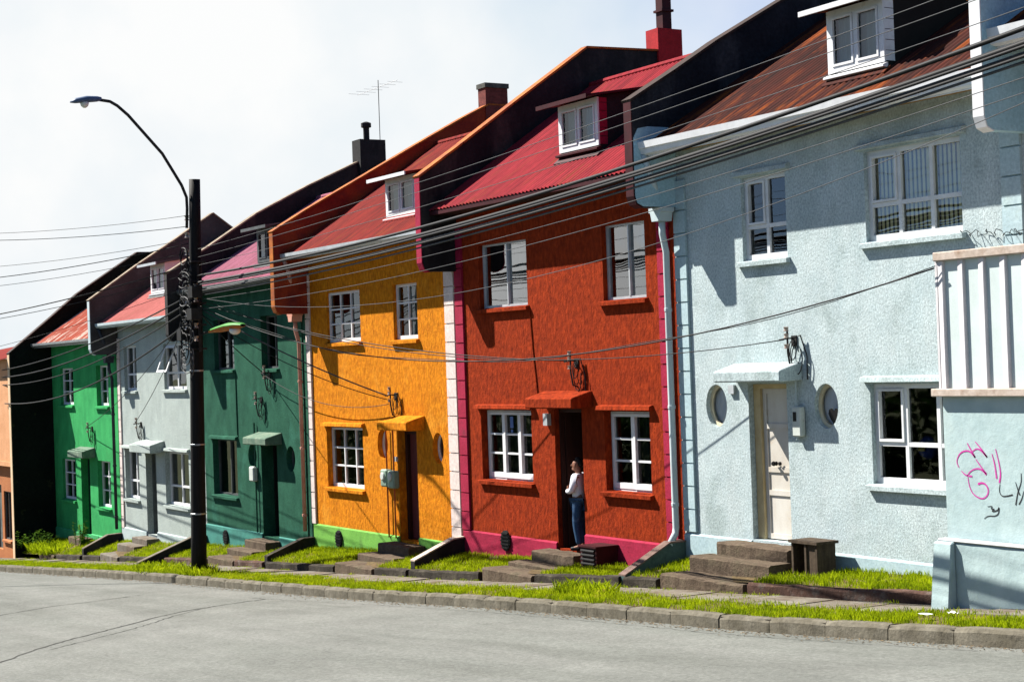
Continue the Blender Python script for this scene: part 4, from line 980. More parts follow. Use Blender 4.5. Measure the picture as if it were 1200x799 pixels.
def tuft(cx, cy, cz, r, n, hmin, hmax, label, m='grass', name='grass_tuft', wid=.009):
    def place(k):
        a = rng.uniform(0, 2 * PI, k); rr = r * np.sqrt(rng.random(k)); return np.stack([cx + rr * np.cos(a) * 1.3, cy + rr * np.sin(a) * .7, np.full(k, cz)], 1)
    o = blades(n, place, hmin, hmax, wid, name, M[m], .8, kind=False)
    me = o.data; co = np.empty(len(me.vertices) * 3); me.vertices.foreach_get('co', co); co = co.reshape(-1, 3) - np.array([cx, cy, cz]); me.vertices.foreach_set('co', co.ravel()); o.location = (cx, cy, cz)
    return tag(o, label, 'grass tuft', 'tufts of long grass')
tuft(.4, -2.25, S(.4), .55, 900, .10, .22, 'tall bright grass tuft on the verge in front of the brick red house')
tuft(-15.0, -2.8, S(-15), .5, 800, .10, .26, 'long grass growing round the foot of the utility pole')
tuft(-18.2, -2.6, S(-18.2), .9, 1000, .09, .20, 'long grass on the verge left of the utility pole')
tuft(-33.6, -1.0, garden(-33.6, 1.0), 1.0, 1300, .14, .38, 'tall weedy grass beside the step of the bright green house')
def weeds(cx, cy, cz, r, n, h, label):
    t = thing('weed_clump', (cx, cy, cz), label, 'weeds', 'leafy weeds at the foot of the end wall')
    st = MB(); lf = MB()
    for i in range(n):
        a, rr = random.uniform(0, 6.28), r * math.sqrt(random.random()); bx, by = cx + rr * math.cos(a), cy + rr * math.sin(a) * .6; hh = h * random.uniform(.5, 1.1); tx, ty = random.uniform(-.12, .12), random.uniform(-.12, .12)
        st.tube([(bx, by, cz - .05), (bx + tx * .5, by + ty * .5, cz + hh * .5), (bx + tx, by + ty, cz + hh)], .006, 4)
        for k in range(16):
            q = random.uniform(.15, 1); p = Vector((bx + tx * q, by + ty * q, cz + hh * q)); an = random.uniform(0, 6.28); d = Vector((math.cos(an), math.sin(an), random.uniform(-.2, .5))) * random.uniform(.07, .15); s = d.cross(Vector((0, 0, 1))).normalized() * .035
            lf.add([p, p + d * .5 + s, p + d, p + d * .5 - s], [(0, 1, 2, 3)])
    st.build('stems', M['leaf'], t); lf.build('leaves', M['leaf'], t)
weeds(-36.0, -1.1, H(-36.0) - .2, .7, 34, .5, 'leafy weeds against the foot of the tall dark end wall, furthest left of them')
weeds(-34.9, -.9, garden(-34.9, .9), .6, 30, .6, 'taller leafy weeds under the lower left window of the bright green house')
weeds(-31.9, -.5, garden(-31.9, .5), .35, 18, .75, 'thin upright weeds right of the door of the bright green house')
# unseen wood behind the far pavement, its height raised to cut sky light
n_ = 36000; tx_ = rng.uniform(-75, 45, n_); top_ = 7.0 + 1.3 * np.sin(tx_ * .33) + 1.0 * np.sin(tx_ * .81 + 1) + .6 * np.sin(tx_ * 1.9)
u_ = rng.random(n_); th_ = top_ * (.08 + .92 * u_); ty_ = -28 + rng.normal(0, 1, n_) * 1.3 * np.sqrt(np.clip(1.15 - (2 * u_ - 1) ** 2, .1, 2))
tw = MB()
for x_, y_, z_ in zip(tx_, ty_, th_):
    p = Vector((x_, y_, S(x_) + z_)); a_ = Vector(rng.normal(0, 1, 3)).normalized(); b_ = a_.cross(Vector(rng.normal(0, 1, 3))).normalized(); s_ = rng.uniform(.12, .3)
    tw.add([p - a_ * s_, p + b_ * s_ * .6, p + a_ * s_, p - b_ * s_ * .6], [(0, 1, 2, 3)])
tag(tw.build('treeline', M['treeleaf'], recalc=False), kind='stuff')
nf = 2600; fx = -35 + 48 * rng.random(nf) ** .8; fy = -KERB - .17 - np.abs(rng.normal(0, .16, nf)); fb = MB()
for x_, y_ in zip(fx, fy):
    z_ = S(x_) - .19 + (-.17 - KERB - y_) * .02 + .006; a_ = random.uniform(0, 6.28); r_ = random.uniform(.008, .028); dx_, dy_ = math.cos(a_) * r_, math.sin(a_) * r_
    fb.add([(x_ - dx_, y_ - dy_, z_), (x_ + dy_ * .6, y_ - dx_ * .6, z_ + .006), (x_ + dx_, y_ + dy_, z_ + .002), (x_ - dy_ * .6, y_ + dx_ * .6, z_ + .008)], [(0, 1, 2, 3)])
tag(fb.build('kerbside_grit', M['grit'], recalc=False), kind='stuff')
# scraps of litter
for (cx, cy, s, lab) in ((8.55, -2.62, .055, 'crumpled white paper scrap on the verge in front of the low blue wall'), (8.25, -2.75, .075, 'flat white paper scrap on the verge left of the crumpled one')):
    mb = MB(); n = 5; vs = []
    for i in range(n):
        for j in range(n): vs.append((cx + (i / 4 - .5) * s * 2, cy + (j / 4 - .5) * s * 1.3, S(cx) + .07 + random.uniform(0, .03 if s < .06 else .008)))
    mb.add(vs, [(i * n + j, i * n + j + 1, (i + 1) * n + j + 1, (i + 1) * n + j) for i in range(4) for j in range(4)])
    tag(mb.build('paper_scrap', M['paper'], loc=(cx, cy, S(cx))), lab, 'litter', 'paper litter')

# ------------------------------------------------------------------ ornaments seen through the windows
hp_ = [(0, -.13), (-.07, -.05), (-.115, .03), (-.10, .09), (-.05, .11), (0, .07), (.05, .11), (.10, .09), (.115, .03), (.07, -.05)]
tag(MB().prism([(3.66 + a, 2.46 + b) for a, b in hp_], 'y', .05, .07).build('heart_ornament', M['black'], loc=(3.66, .08, 2.4)), 'black heart shape in the oval window right of the cream door', 'ornament')
t = thing('round_cushion', (5.24, .35, 2.0), 'round blue cushion with yellow patch behind the ground floor window of the pale blue house', 'cushion')
MB().lathe((5.24, .35, 2.02), [(.03, -.13), (.12, -.09), (.17, 0), (.12, .09), (.03, .13)], 16, 'y').build('cushion_body', M['bluecloth'], t, smooth=True)
MB().box(5.20, 5.32, .20, .215, 1.98, 2.07).build('patch', M['yellow'], t)

# ------------------------------------------------------------------ utility pole
pb, ptop = Vector((-15.1, -2.8, -1.25)), Vector((-14.57, -2.8, 7.86))
def onpole(z): return pb + (ptop - pb) * ((z - pb.z) / (ptop.z - pb.z))
tp = thing('utility_pole', pb, 'tall black utility pole carrying a tangle of cables at the edge of the grass verge', 'utility pole')
MB().tube([pb + (ptop - pb) * (i / 10) for i in range(11)], [.182 - .0055 * i for i in range(11)], 16).build('pole', M['pole'], tp, smooth=True)
for z in (.15, 1.75, 3.45):
    c = onpole(z); rr = .182 - .055 * (z - pb.z) / 9.1 + .006
    MB().lathe((c.x, c.y, c.z), [(rr, 0), (rr + .006, .004), (rr + .006, .035), (rr, .04)], 16).build('metal_band', M['galv'], tp)
rk = MB()
for s in (-1, 1): rk.box(onpole(4.9).x + s * .19 - .012, onpole(4.9).x + s * .19 + .012, -2.83, -2.77, 3.9, 6.0)
for z in (3.95, 4.5, 5.0, 5.5, 5.95): c = onpole(z); rk.box(c.x - .2, c.x + .2, c.y - .18, c.y + .18, z, z + .04)
rk.build('rack', M['darkiron'], tp)
for z in (4.2, 4.5, 4.8, 5.1, 5.4, 5.7, 6.2, 6.6, 7.0):
    for s in ((-1, 1) if z < 5.6 else (-1,)):
        c = onpole(z); i = MB().lathe((c.x + s * .27, c.y - .1, z), [(.02, -.06), (.06, -.055), (.035, -.01), (.035, .01), (.06, .055), (.02, .06)], 10)
        pin = MB().tube([(c.x + s * .13, c.y - .1, z), (c.x + s * .26, c.y - .1, z)], .012, 5).build('insulator_pin', M['darkiron'], tp)
        i.build('insulator', M['porcelain'], pin)
for k in range(15):
    z = 3.6 + .17 * k; c = onpole(z); pts = []; a0 = random.uniform(0, 6); rx, rz = random.uniform(.22, .45), random.uniform(.12, .34)
    for q in range(22): an = a0 + q * .36; pts.append((c.x + rx * math.cos(an) + random.uniform(-.02, .02), c.y - .22 - .03 * (k % 3), z + rz * math.sin(an) + .01 * q))
    MB().tube(pts, .014, 5).build('cable_coil', M['greycable' if k % 3 == 0 else ('greycable' if k % 7 == 1 else 'cable')], tp)
for (z, dx, dz) in ((5.25, .42, .42), (4.75, .36, .1), (4.3, -.34, .3)):
    c = onpole(z); b = MB().box(c.x + dx - .14, c.x + dx + .14, c.y - .30, c.y - .05, z - .12, z + .14); b.tube([(c.x, c.y - .1, z), (c.x + dx, c.y - .15, z)], .025, 6)
    b.build('splice_box', M['darkiron'], tp)
# street lamp on its curved arm
lm = thing('street_lamp', (-14.62, -3.0, 7.3), 'street lamp with blue grey head on a long curved arm over the road', 'street lamp')
arm = [(-14.74, -2.96, 6.75), (-14.68, -2.96, 7.2), (-14.64, -2.98, 7.45), (-14.61, -3.1, 7.72), (-14.6, -3.54, 8.43), (-14.6, -4.31, 9.27), (-14.6, -4.55, 9.47), (-14.6, -4.72, 9.56), (-14.6, -5.0, 9.59)]
MB().tube(arm, .036, 8).build('lamp_arm', M['darkiron'], lm, smooth=True)
hd_ = MB(); secs = [(-4.92, .05, .05, 9.60), (-5.02, .11, .075, 9.59), (-5.25, .14, .09, 9.57), (-5.5, .11, .07, 9.53), (-5.62, .03, .02, 9.50)]
k0 = 0; nn = 12
for (y, a, b, z) in secs:
    for k in range(nn): an = 2 * PI * k / nn; hd_.v.append((-14.6 + a * math.cos(an), y, z + b * math.sin(an) * (1 if math.sin(an) > 0 else .7)))
for i in range(len(secs) - 1):
    for k in range(nn): hd_.f.append((i * nn + k, i * nn + (k + 1) % nn, (i + 1) * nn + (k + 1) % nn, (i + 1) * nn + k))
hd_.f += [tuple(range(nn)), tuple((len(secs) - 1) * nn + k for k in range(nn))]
hh_ = hd_.build('lamp_head', M['lampblue'], lm, smooth=True)
MB().lathe((-14.6, -5.3, 9.50), [(.03, -.11), (.08, -.07), (.10, -.01), (.09, .02)], 12).build('lens', M['lens'], hh_, smooth=True)
# old green lamp lower on the pole
l2 = thing('old_lamp', (-14.3, -2.75, 4.35), 'small old lamp with green hood and orange underside on the black pole', 'lamp')
MB().tube([(-14.62, -2.75, 4.3), (-14.1, -2.72, 4.36)], .03, 6).build('lamp_arm', M['darkiron'], l2)
hd2 = MB(); nn = 14; secs = [(-14.15, .03, .02, 4.34), (-14.0, .09, .04, 4.36), (-13.5, .16, .07, 4.38), (-12.8, .20, .085, 4.42), (-12.35, .16, .06, 4.43), (-12.15, .06, .03, 4.42)]
for (x, a, b, z) in secs:
    for k in range(nn): an = PI * k / (nn - 1); hd2.v.append((x, -2.72 + a * math.cos(an), z + b * math.sin(an)))
for i in range(len(secs) - 1):
    for k in range(nn - 1): hd2.f.append((i * nn + k, i * nn + k + 1, (i + 1) * nn + k + 1, (i + 1) * nn + k))
hd2.build('lamp_hood', M['lampgreen'], l2, smooth=True)
rf2 = MB()
for (x, a, b, z) in secs:
    for k in range(nn): an = PI * k / (nn - 1); rf2.v.append((x, -2.72 + a * .96 * math.cos(an), z - .006 - b * .9 * math.sin(an)))
for i in range(len(secs) - 1):
    for k in range(nn - 1): rf2.f.append((i * nn + k, i * nn + k + 1, (i + 1) * nn + k + 1, (i + 1) * nn + k))
rf2.build('lamp_reflector', M['lamporange'], l2, smooth=True)
MB().lathe((-12.6, -2.72, 4.33), [(.04, -.10), (.10, -.07), (.13, -.02), (.12, .03)], 14).build('lens', M['lens'], l2, smooth=True)

# ------------------------------------------------------------------ cables
def cable(pts, r, label, m='cable', group='overhead cables along the street', n=5):
    pts = [Vector(p) for p in pts]; o = pts[0].copy()
    tag(MB().tube(pts, r, n).build('overhead_cable', M[m], loc=tuple(o), smooth=True), label, 'cable', group)
def para(p0, p1, sag, k=24):
    p0, p1 = Vector(p0), Vector(p1)
    return [p0 + (p1 - p0) * (i / k) - Vector((0, 0, 4 * sag * (i / k) * (1 - i / k))) for i in range(k + 1)]
def quad3(pts, x0, x1, y, k=30):
    c = np.polyfit([p[0] for p in pts], [p[1] for p in pts], 2)
    return [(x0 + (x1 - x0) * i / k, y, float(np.polyval(c, x0 + (x1 - x0) * i / k))) for i in range(k + 1)]
street = [([(-14.11, 5.64), (-3.71, 5.82), (2.81, 6.13), (10.43, 6.78)], .032, 'cable', -2.80, 'uppermost thick black cable of the bundle crossing the blue house gutter'),
          ([(-14.13, 5.48), (-3.72, 5.69), (2.8, 6.0), (10.42, 6.62)], .040, 'cable', -2.80, 'thickest black cable in the middle of the bundle from pole to right edge'),
          ([(-14.13, 5.42), (-3.72, 5.64), (2.8, 5.95), (10.42, 6.57)], .022, 'cable', -2.86, 'slim black cable hugging the underside of the thickest one'),
          ([(-14.14, 5.32), (-3.73, 5.58), (2.8, 5.91), (10.42, 6.52)], .026, 'greycable', -2.76, 'grey cable inside the thick bundle over the red house'),
          ([(-14.14, 5.28), (-3.73, 5.53), (2.8, 5.86), (10.42, 6.47)], .020, 'cable', -2.84, 'thin black cable below the grey one in the thick bundle'),
          ([(-14.15, 5.19), (-3.74, 5.47), (2.79, 5.80), (10.41, 6.42)], .018, 'greycable', -2.80, 'pale grey lowest cable of the thick bundle'),
          ([(-14.16, 5.08), (-3.75, 5.32), (2.78, 5.59), (10.4, 6.27)], .005, 'greycable', -2.80, 'single thin grey cable just below the thick bundle'),
          ([(-14.18, 4.87), (-3.7, 5.07), (2.76, 5.39), (10.4, 6.11)], .005, 'greycable', -2.80, 'second thin grey cable below the thick bundle'),
          ([(-14.27, 6.27), (-3.56, 6.55), (4.47, 7.10), (9.11, 7.28)], .005, 'greycable', -2.80, 'topmost thin grey wire crossing the dark party walls'),
          ([(-14.29, 6.08), (-3.6, 6.40), (4.45, 6.91), (9.32, 7.14)], .005, 'greycable', -2.80, 'middle thin grey wire of the three crossing the roofs'),
          ([(-14.31, 5.89), (-3.6, 6.15), (4.44, 6.60), (10.09, 6.95)], .005, 'greycable', -2.80, 'lowest thin grey wire of the three crossing the roofs'),
          ([(-14.16, 5.1), (-3.49, 4.58), (4.34, 5.09), (10.04, 5.96)], .005, 'greycable', -2.80, 'slack pale wire dipping across the red house upper windows')]
def swing(p):      # the run leaves the line of the street and crosses over the road towards the right
    w = 2.8 + max(0, p[0] + 14.5) / 25 * 2.0; k = (16.8 - w) / (16.8 - 2.8); e = Vector((22.6755, -16.8, 3.4))
    return e + (Vector(p) - e) * k
for pts, r, m, y, lab in street: cable([swing(p) for p in quad3(pts, -14.75, 17, y)], r * (.85 if r > .01 else 1), lab, m)
left = [((-32.95, 8.69), 7.05, .006), ((-32.98, 8.47), 6.8, .008), ((-33.08, 7.62), 6.5, .006), ((-33.12, 7.26), 6.4, .010), ((-33.16, 6.99), 6.2, .006), ((-33.27, 6.06), 5.9, .014), ((-33.29, 5.92), 5.7, .008), ((-33.4, 5.01), 5.4, .006)]
lw_ = ['highest', 'second', 'third', 'fourth', 'fifth', 'sixth and thickest', 'seventh', 'lowest']
for (p, z0, r), nm in zip(left, lw_):
    X = 22.68 + (p[0] - 22.68) * .7714; z = 3.4 + (p[1] - 3.4) * .7714; x0 = onpole(z0).x - .2
    mid = Vector((X, -6.0, z - .0)); st_ = Vector((x0, -2.9, z0)); end = st_ + (mid - st_) * 2.6
    cable(para(st_, end, .45), r, nm + ' of the wires crossing the open sky left of the pole', 'cable', 'wires crossing the sky left of the pole')
for i, ((x, y, z), z0, r, lab) in enumerate([((-38.3, -1.35, 3.75), 5.2, .018, 'highest of the cables sloping from the pole across the green house'), ((-38.3, -1.35, 3.5), 5.05, .022, 'second of the cables sloping from the pole across the green house'), ((-38.3, -1.35, 3.25), 4.9, .016, 'third of the cables sloping from the pole across the green house'), ((-37.2, -1.47, 2.6), 4.6, .022, 'lowest long cable sloping from the pole to the peach house')]):
    cable(para((onpole(z0).x - .2, -2.9, z0), (x, y, z), .25 + .1 * i), r, lab, 'cable', 'cables sloping down to the left')
# long slack cable to the balcony and the service drops
c = np.polyfit([-14.5, -10.6, -6.5, -.8, 2.2, 4.9, 7.42], [4.95, 4.12, 3.62, 3.46, 3.63, 4.0, 4.36], 3)
cable([(x, -2.8 + (x + 14.5) / 21.92 * 1.22, float(np.polyval(c, x))) for x in np.linspace(-14.5, 7.42, 40)], .011, 'long slack cable drooping to the finned balcony', 'cable', 'service drops to the houses')
cable([(x, -2.74 + (x + 14.5) / 21.92 * 1.18, float(np.polyval(c, x)) + .03 * math.sin(x)) for x in np.linspace(-14.5, 7.42, 40)], .006, 'thin wire twisted along the long slack cable', 'cable', 'service drops to the houses')
cable(para((-14.4, -2.85, 4.9), (-10.27, -.2, 2.78), .12), .016, 'short steep drop wire to the canopy of the orange house', 'greycable', 'service drops to the houses')
cable(para((-14.4, -2.8, 4.75), (-10.3, -.2, 2.70), .22), .010, 'second thinner drop wire to the orange house', 'cable', 'service drops to the houses')
cable(para((-14.4, -2.8, 5.0), (-3.1, -.2, 3.40), .28), .010, 'drop wire to the bracket over the door of the red house', 'cable', 'service drops to the houses')
cable(para((-14.4, -2.8, 5.1), (2.9, -.2, 3.60), .75), .008, 'drop wire to the bracket over the canopy of the pale blue house', 'cable', 'service drops to the houses')
cable(para((-14.8, -2.7, 4.8), (-17.17, -.2, 3.38), .05), .012, 'short drop wire from the pole to the dark green house', 'cable', 'service drops to the houses')
cable(para((-17.17, -.2, 3.34), (-10.4, -.12, 2.6), .35), .008, 'thin wire sagging between the dark green and orange houses', 'cable', 'service drops to the houses')
cable(para((-15.0, -2.8, 5.0), (-27.17, -.2, 1.98), .2), .009, 'drop wire to the bracket over the pale grey house door', 'cable', 'service drops to the houses')
cable(para((-15.0, -2.8, 4.9), (-32.04, -.2, 1.8), .3), .009, 'drop wire to the bracket over the bright green house door', 'cable', 'service drops to the houses')
pts = []
for i in range(60):
    t_ = i / 59; pts.append((6.42 + 1.5 * t_, -.06 - .05 * math.sin(i * 1.1) - .75 * max(0, t_ - .55), 4.90 - .10 * t_ + .035 * math.sin(i * .8) + .02 * math.sin(i * 2.3)))
cable(pts, .0055, 'tangled wire looping along the wall above the finned balcony', 'cable', 'service drops to the houses')
# television aerial
ta = thing('tv_aerial', (-21.75, 5.35, 10.0), 'thin television aerial on the black chimney', 'aerial')
MB().tube([(-21.72, 5.6, 10.0), (-21.72, 5.6, 11.75)], .012, 6).build('mast', M['darkiron'], ta)
bo = MB().tube([(-23.1, 5.6, 11.52), (-20.5, 5.6, 11.56)], .007, 5).build('boom', M['galv'], ta)
for k in range(6): xx = -23.0 + k * .47; MB().tube([(xx, 5.6 - .34 + .02 * k, 11.53), (xx, 5.6 + .34 - .02 * k, 11.53)], .0035, 4).build('element', M['galv'], bo)

# ------------------------------------------------------------------ person in the doorway
def skin_mesh(name, joints, edges, rad, m, parent, levels=2, root=0):
    me = bpy.data.meshes.new(name); org = ORG[parent.name]
    me.from_pydata([tuple(Vector(j) - org) for j in joints], edges, [])
    o = bpy.data.objects.new(name, me); col.objects.link(o); o.parent = parent
    md = o.modifiers.new('skin', 'SKIN'); md.use_smooth_shade = True
    for i, v in enumerate(me.skin_vertices[0].data):
        r_ = rad[i]; v.radius = r_ if isinstance(r_, tuple) else (r_, r_); v.use_root = (i == root)
    ss = o.modifiers.new('sub', 'SUBSURF'); ss.levels = levels; ss.render_levels = levels
    bpy.context.view_layer.update()
    dg = bpy.context.evaluated_depsgraph_get(); nm = bpy.data.meshes.new_from_object(o.evaluated_get(dg)); o.modifiers.clear()
    o.data = nm; nm.materials.clear(); nm.materials.append(m)
    for p in nm.polygons: p.use_smooth = True
    ORG[o.name] = org
    return o
base = Vector((-3.30, .10, -.035)); fw = Vector((-.86, -.51, 0)).normalized(); rt = Vector((fw.y, -fw.x, 0))   # fw faces down the street, rt = person's right
def B(f_, r_, z): return base + fw * f_ + rt * r_ + Vector((0, 0, z))
pr = thing('person', base, 'person in white shirt and blue jeans leaning in the doorway of the brick red house', 'person')
J = dict(pel=B(0, 0, .90), sp=B(.01, 0, 1.05), ch=B(.02, 0, 1.25), nk=B(.0, 0, 1.40), hd0=B(.03, 0, 1.47), hd1=B(.045, 0, 1.56), hd2=B(.02, 0, 1.63),
         lsh=B(0, -.17, 1.34), rsh=B(0, .17, 1.34), lel=B(.03, -.25, 1.09), rel=B(.04, .24, 1.09), lwr=B(.22, -.05, 1.07), rwr=B(.22, .06, 1.13),
         lhp=B(0, -.09, .86), rhp=B(0, .09, .86), lkn=B(.04, -.10, .48), rkn=B(.02, .10, .48), lan=B(-.02, -.11, .08), ran=B(.0, .11, .08), ltoe=B(.13, -.13, .035), rtoe=B(.16, .13, .035))
names = list(J); ix = {n: i for i, n in enumerate(names)}
E_ = [('pel', 'sp'), ('sp', 'ch'), ('ch', 'nk'), ('nk', 'hd0'), ('hd0', 'hd1'), ('hd1', 'hd2'), ('ch', 'lsh'), ('ch', 'rsh'), ('lsh', 'lel'), ('lel', 'lwr'), ('rsh', 'rel'), ('rel', 'rwr'), ('pel', 'lhp'), ('pel', 'rhp'), ('lhp', 'lkn'), ('lkn', 'lan'), ('lan', 'ltoe'), ('rhp', 'rkn'), ('rkn', 'ran'), ('ran', 'rtoe')]
R_ = dict(pel=.125, sp=.115, ch=.13, nk=.052, hd0=.075, hd1=.095, hd2=.07, lsh=.058, rsh=.058, lel=.042, rel=.042, lwr=.028, rwr=.028, lhp=.085, rhp=.085, lkn=.058, rkn=.058, lan=.038, ran=.038, ltoe=.03, rtoe=.03)
body = skin_mesh('body', [J[n] for n in names], [(ix[a], ix[b]) for a, b in E_], [R_[n] for n in names], M['skin'], pr)
# face, ears and hands joined into the body mesh
bm = bmesh.new(); bm.from_mesh(body.data)
def blob(c, s, seg=8):
    mtx = Matrix.Translation(Vector(c) - ORG[pr.name]) @ Matrix.Diagonal((*s, 1)); bmesh.ops.create_uvsphere(bm, u_segments=seg, v_segments=6, radius=1, matrix=mtx)
blob(B(.142, 0, 1.535), (.018, .014, .022)); blob(B(.115, 0, 1.49), (.026, .02, .012)); blob(B(.04, -.088, 1.54), (.02, .012, .03)); blob(B(.04, .088, 1.54), (.02, .012, .03)); blob(B(.1, 0, 1.465), (.035, .035, .025))
bm.to_mesh(body.data); bm.free()
for s, wr in ((-1, J['lwr']), (1, J['rwr'])):
    jn = [wr, wr + fw * .01 - rt * s * .06]; ed = [(0, 1)]; rr = [.026, (.034, .018)]
    for k in range(4):
        b0 = jn[1] + Vector((0, 0, (k - 1.5) * .021)); L = (.06, .07, .066, .05)[k]
        i0 = len(jn); jn += [b0 - rt * s * .02, b0 - rt * s * (.02 + L * .5) - fw * .012, b0 - rt * s * (.02 + L * .8) - fw * .035]; ed += [(1, i0), (i0, i0 + 1), (i0 + 1, i0 + 2)]; rr += [.0095, .009, .0075]
    i0 = len(jn); jn += [wr - rt * s * .03 + Vector((0, 0, .035)), wr - rt * s * .06 + Vector((0, 0, .055)) - fw * .01]; ed += [(0, i0), (i0, i0 + 1)]; rr += [.011, .009]
    skin_mesh('hand', jn, ed, rr, M['skin'], pr, 1)
sh = ['sp', 'ch', 'lsh', 'rsh', 'lel', 'rel', 'lwr', 'rwr']
sj = [B(.01, 0, .83), B(.015, 0, 1.05), B(.02, 0, 1.25), B(0, 0, 1.385), J['lsh'], J['rsh'], J['lel'], J['rel'], J['lwr'] + rt * -.02, J['rwr'] + rt * .02]
skin_mesh('shirt', sj, [(0, 1), (1, 2), (2, 3), (2, 4), (2, 5), (4, 6), (5, 7), (6, 8), (7, 9)], [(.155, .13), (.145, .125), (.155, .135), .062, .078, .078, .062, .062, .043, .043], M['shirt'], pr)
skin_mesh('jeans', [B(0, 0, .90), J['lhp'], J['rhp'], J['lkn'], J['rkn'], J['lan'] + Vector((0, 0, .02)), J['ran'] + Vector((0, 0, .02))], [(0, 1), (0, 2), (1, 3), (2, 4), (3, 5), (4, 6)], [(.14, .125), .103, .103, .076, .076, .06, .06], M['jeans'], pr)
for s in ('l', 'r'): skin_mesh('shoe', [J[s + 'an'] + fw * -.03 + Vector((0, 0, -.03)), J[s + 'an'] + fw * .07 + Vector((0, 0, -.035)), J[s + 'toe'] + fw * .03], [(0, 1), (1, 2)], [.045, .048, .035], M['shoe'], pr)
skin_mesh('hair', [B(-.045, 0, 1.50), B(-.045, 0, 1.58), B(.0, 0, 1.645), B(.07, 0, 1.63)], [(0, 1), (1, 2), (2, 3)], [(.07, .06), (.085, .075), (.085, .055), (.055, .03)], M['hair'], pr)
ey = MB()
for s in (-1, 1): c = B(.125, s * .033, 1.56); ey.lathe((c.x, c.y, c.z), [(.003, -.009), (.011, 0), (.003, .009)], 8)
ey.build('eyes', M['black'], pr)

# ------------------------------------------------------------------ light
SUN = Vector((-1.68, -1.0, 2.1)).normalized()       # towards the sun
sl = bpy.data.lights.new('sun', 'SUN'); sl.energy = 5.0; sl.angle = math.radians(.5); sl.color = (1, .95, .87)
so = bpy.data.objects.new('sun', sl); col.objects.link(so); so.rotation_euler = SUN.to_track_quat('Z', 'Y').to_euler(); so.location = (-20, -20, 30)
w = bpy.data.worlds.new('World'); scn.world = w; w.use_nodes = True
nt = w.node_tree; N = nt.nodes; L = nt.links; bg = N['Background']
sk = N.new('ShaderNodeTexSky'); sk.sky_type = 'NISHITA'; sk.sun_disc = False
sk.sun_elevation = math.asin(SUN.z); sk.sun_rotation = math.atan2(SUN.x, SUN.y); sk.altitude = 50; sk.air_density = .6; sk.dust_density = .3; sk.ozone_density = 3.0
tc = N.new('ShaderNodeTexCoord')
cl = N.new('ShaderNodeTexNoise'); cl.inputs['Scale'].default_value = 2.2; cl.inputs['Detail'].default_value = 9; cl.inputs['Roughness'].default_value = .55
L.new(tc.outputs['Generated'], cl.inputs['Vector'])
dt = N.new('ShaderNodeVectorMath'); dt.operation = 'DOT_PRODUCT'; L.new(tc.outputs['Generated'], dt.inputs[0]); dt.inputs[1].default_value = Vector((-.93, .33, .13)).normalized()
ma = N.new('ShaderNodeMath'); ma.operation = 'MULTIPLY_ADD'; L.new(cl.outputs['Fac'], ma.inputs[0]); ma.inputs[1].default_value = .20; L.new(dt.outputs['Value'], ma.inputs[2])
mr = N.new('ShaderNodeMapRange'); mr.interpolation_type = 'SMOOTHSTEP'; mr.inputs[1].default_value = .93; mr.inputs[2].default_value = 1.10
L.new(ma.outputs[0], mr.inputs[0])
mx = N.new('ShaderNodeMixRGB'); L.new(mr.outputs[0], mx.inputs[0])
cy = N.new('ShaderNodeMixRGB'); cy.blend_type = 'MULTIPLY'; cy.inputs[0].default_value = 1; L.new(sk.outputs[0], cy.inputs[1]); cy.inputs[2].default_value = (.88, 1.0, 1.12, 1)
L.new(cy.outputs[0], mx.inputs[1]); 
c2n = N.new('ShaderNodeTexNoise'); c2n.inputs['Scale'].default_value = 5.0; c2n.inputs['Detail'].default_value = 8; L.new(tc.outputs['Generated'], c2n.inputs['Vector'])
c2r = N.new('ShaderNodeValToRGB'); c2r.color_ramp.elements[0].position = .36; c2r.color_ramp.elements[1].position = .58
c2r.color_ramp.elements[0].color = (5.0, 5.6, 6.0, 1); c2r.color_ramp.elements[1].color = (6.45, 6.5, 6.5, 1)
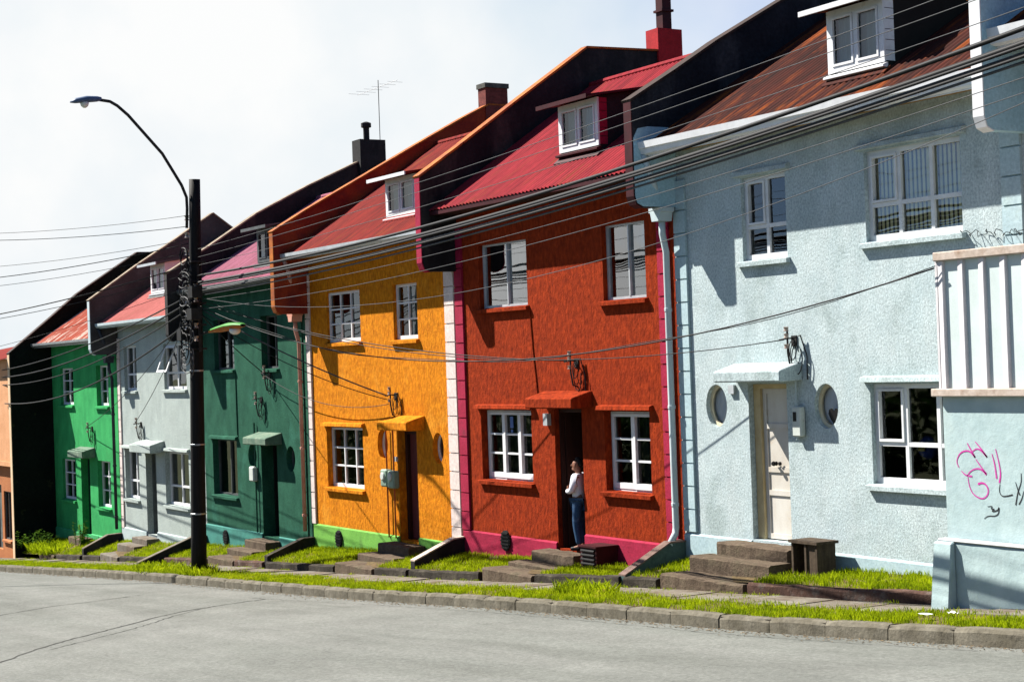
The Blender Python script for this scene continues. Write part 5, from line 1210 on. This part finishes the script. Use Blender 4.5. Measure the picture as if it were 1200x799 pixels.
L.new(c2n.outputs['Fac'], c2r.inputs['Fac']); L.new(c2r.outputs[0], mx.inputs[2])
d2 = N.new('ShaderNodeVectorMath'); d2.operation = 'DOT_PRODUCT'; L.new(tc.outputs['Generated'], d2.inputs[0]); d2.inputs[1].default_value = Vector((-.85, -.5, .13)).normalized()
a2 = N.new('ShaderNodeMath'); a2.operation = 'MULTIPLY_ADD'; L.new(c2n.outputs['Fac'], a2.inputs[0]); a2.inputs[1].default_value = .16; L.new(d2.outputs['Value'], a2.inputs[2])
r2 = N.new('ShaderNodeMapRange'); r2.interpolation_type = 'SMOOTHSTEP'; r2.inputs[1].default_value = 1.035; r2.inputs[2].default_value = 1.075; L.new(a2.outputs[0], r2.inputs[0])
x2 = N.new('ShaderNodeMixRGB'); L.new(r2.outputs[0], x2.inputs[0]); L.new(mx.outputs[0], x2.inputs[1]); x2.inputs[2].default_value = (6.2, 6.3, 6.3, 1)
L.new(x2.outputs[0], bg.inputs['Color']); bg.inputs['Strength'].default_value = .05

# ------------------------------------------------------------------ camera
th, rl, pt = math.atan2(1200, 2000), math.radians(2.0), math.radians(.73)
F = Vector((-math.cos(th), math.sin(th), 0)); R = Vector((math.sin(th), math.cos(th), 0)); U = Vector((0, 0, 1))
F2 = F * math.cos(pt) + U * math.sin(pt); U2 = U * math.cos(pt) - F * math.sin(pt)
Uc = U2 * math.cos(rl) + R * math.sin(rl); Rc = R * math.cos(rl) - U2 * math.sin(rl)
cam = bpy.data.cameras.new('camera'); co_ = bpy.data.objects.new('camera', cam); col.objects.link(co_); scn.camera = co_
cam.sensor_width = 36; cam.lens = 60.0; cam.clip_start = .1; cam.clip_end = 6000
mtx = Matrix((Rc, Uc, -F2)).transposed().to_4x4(); mtx.translation = Vector((22.6755, -16.8, 3.4)); co_.matrix_world = mtx
scn.view_settings.view_transform = 'Standard'; scn.view_settings.look = 'None'; scn.view_settings.gamma = 1; scn.view_settings.exposure = 1.6
scn.render.resolution_x = 1024; scn.render.resolution_y = 681
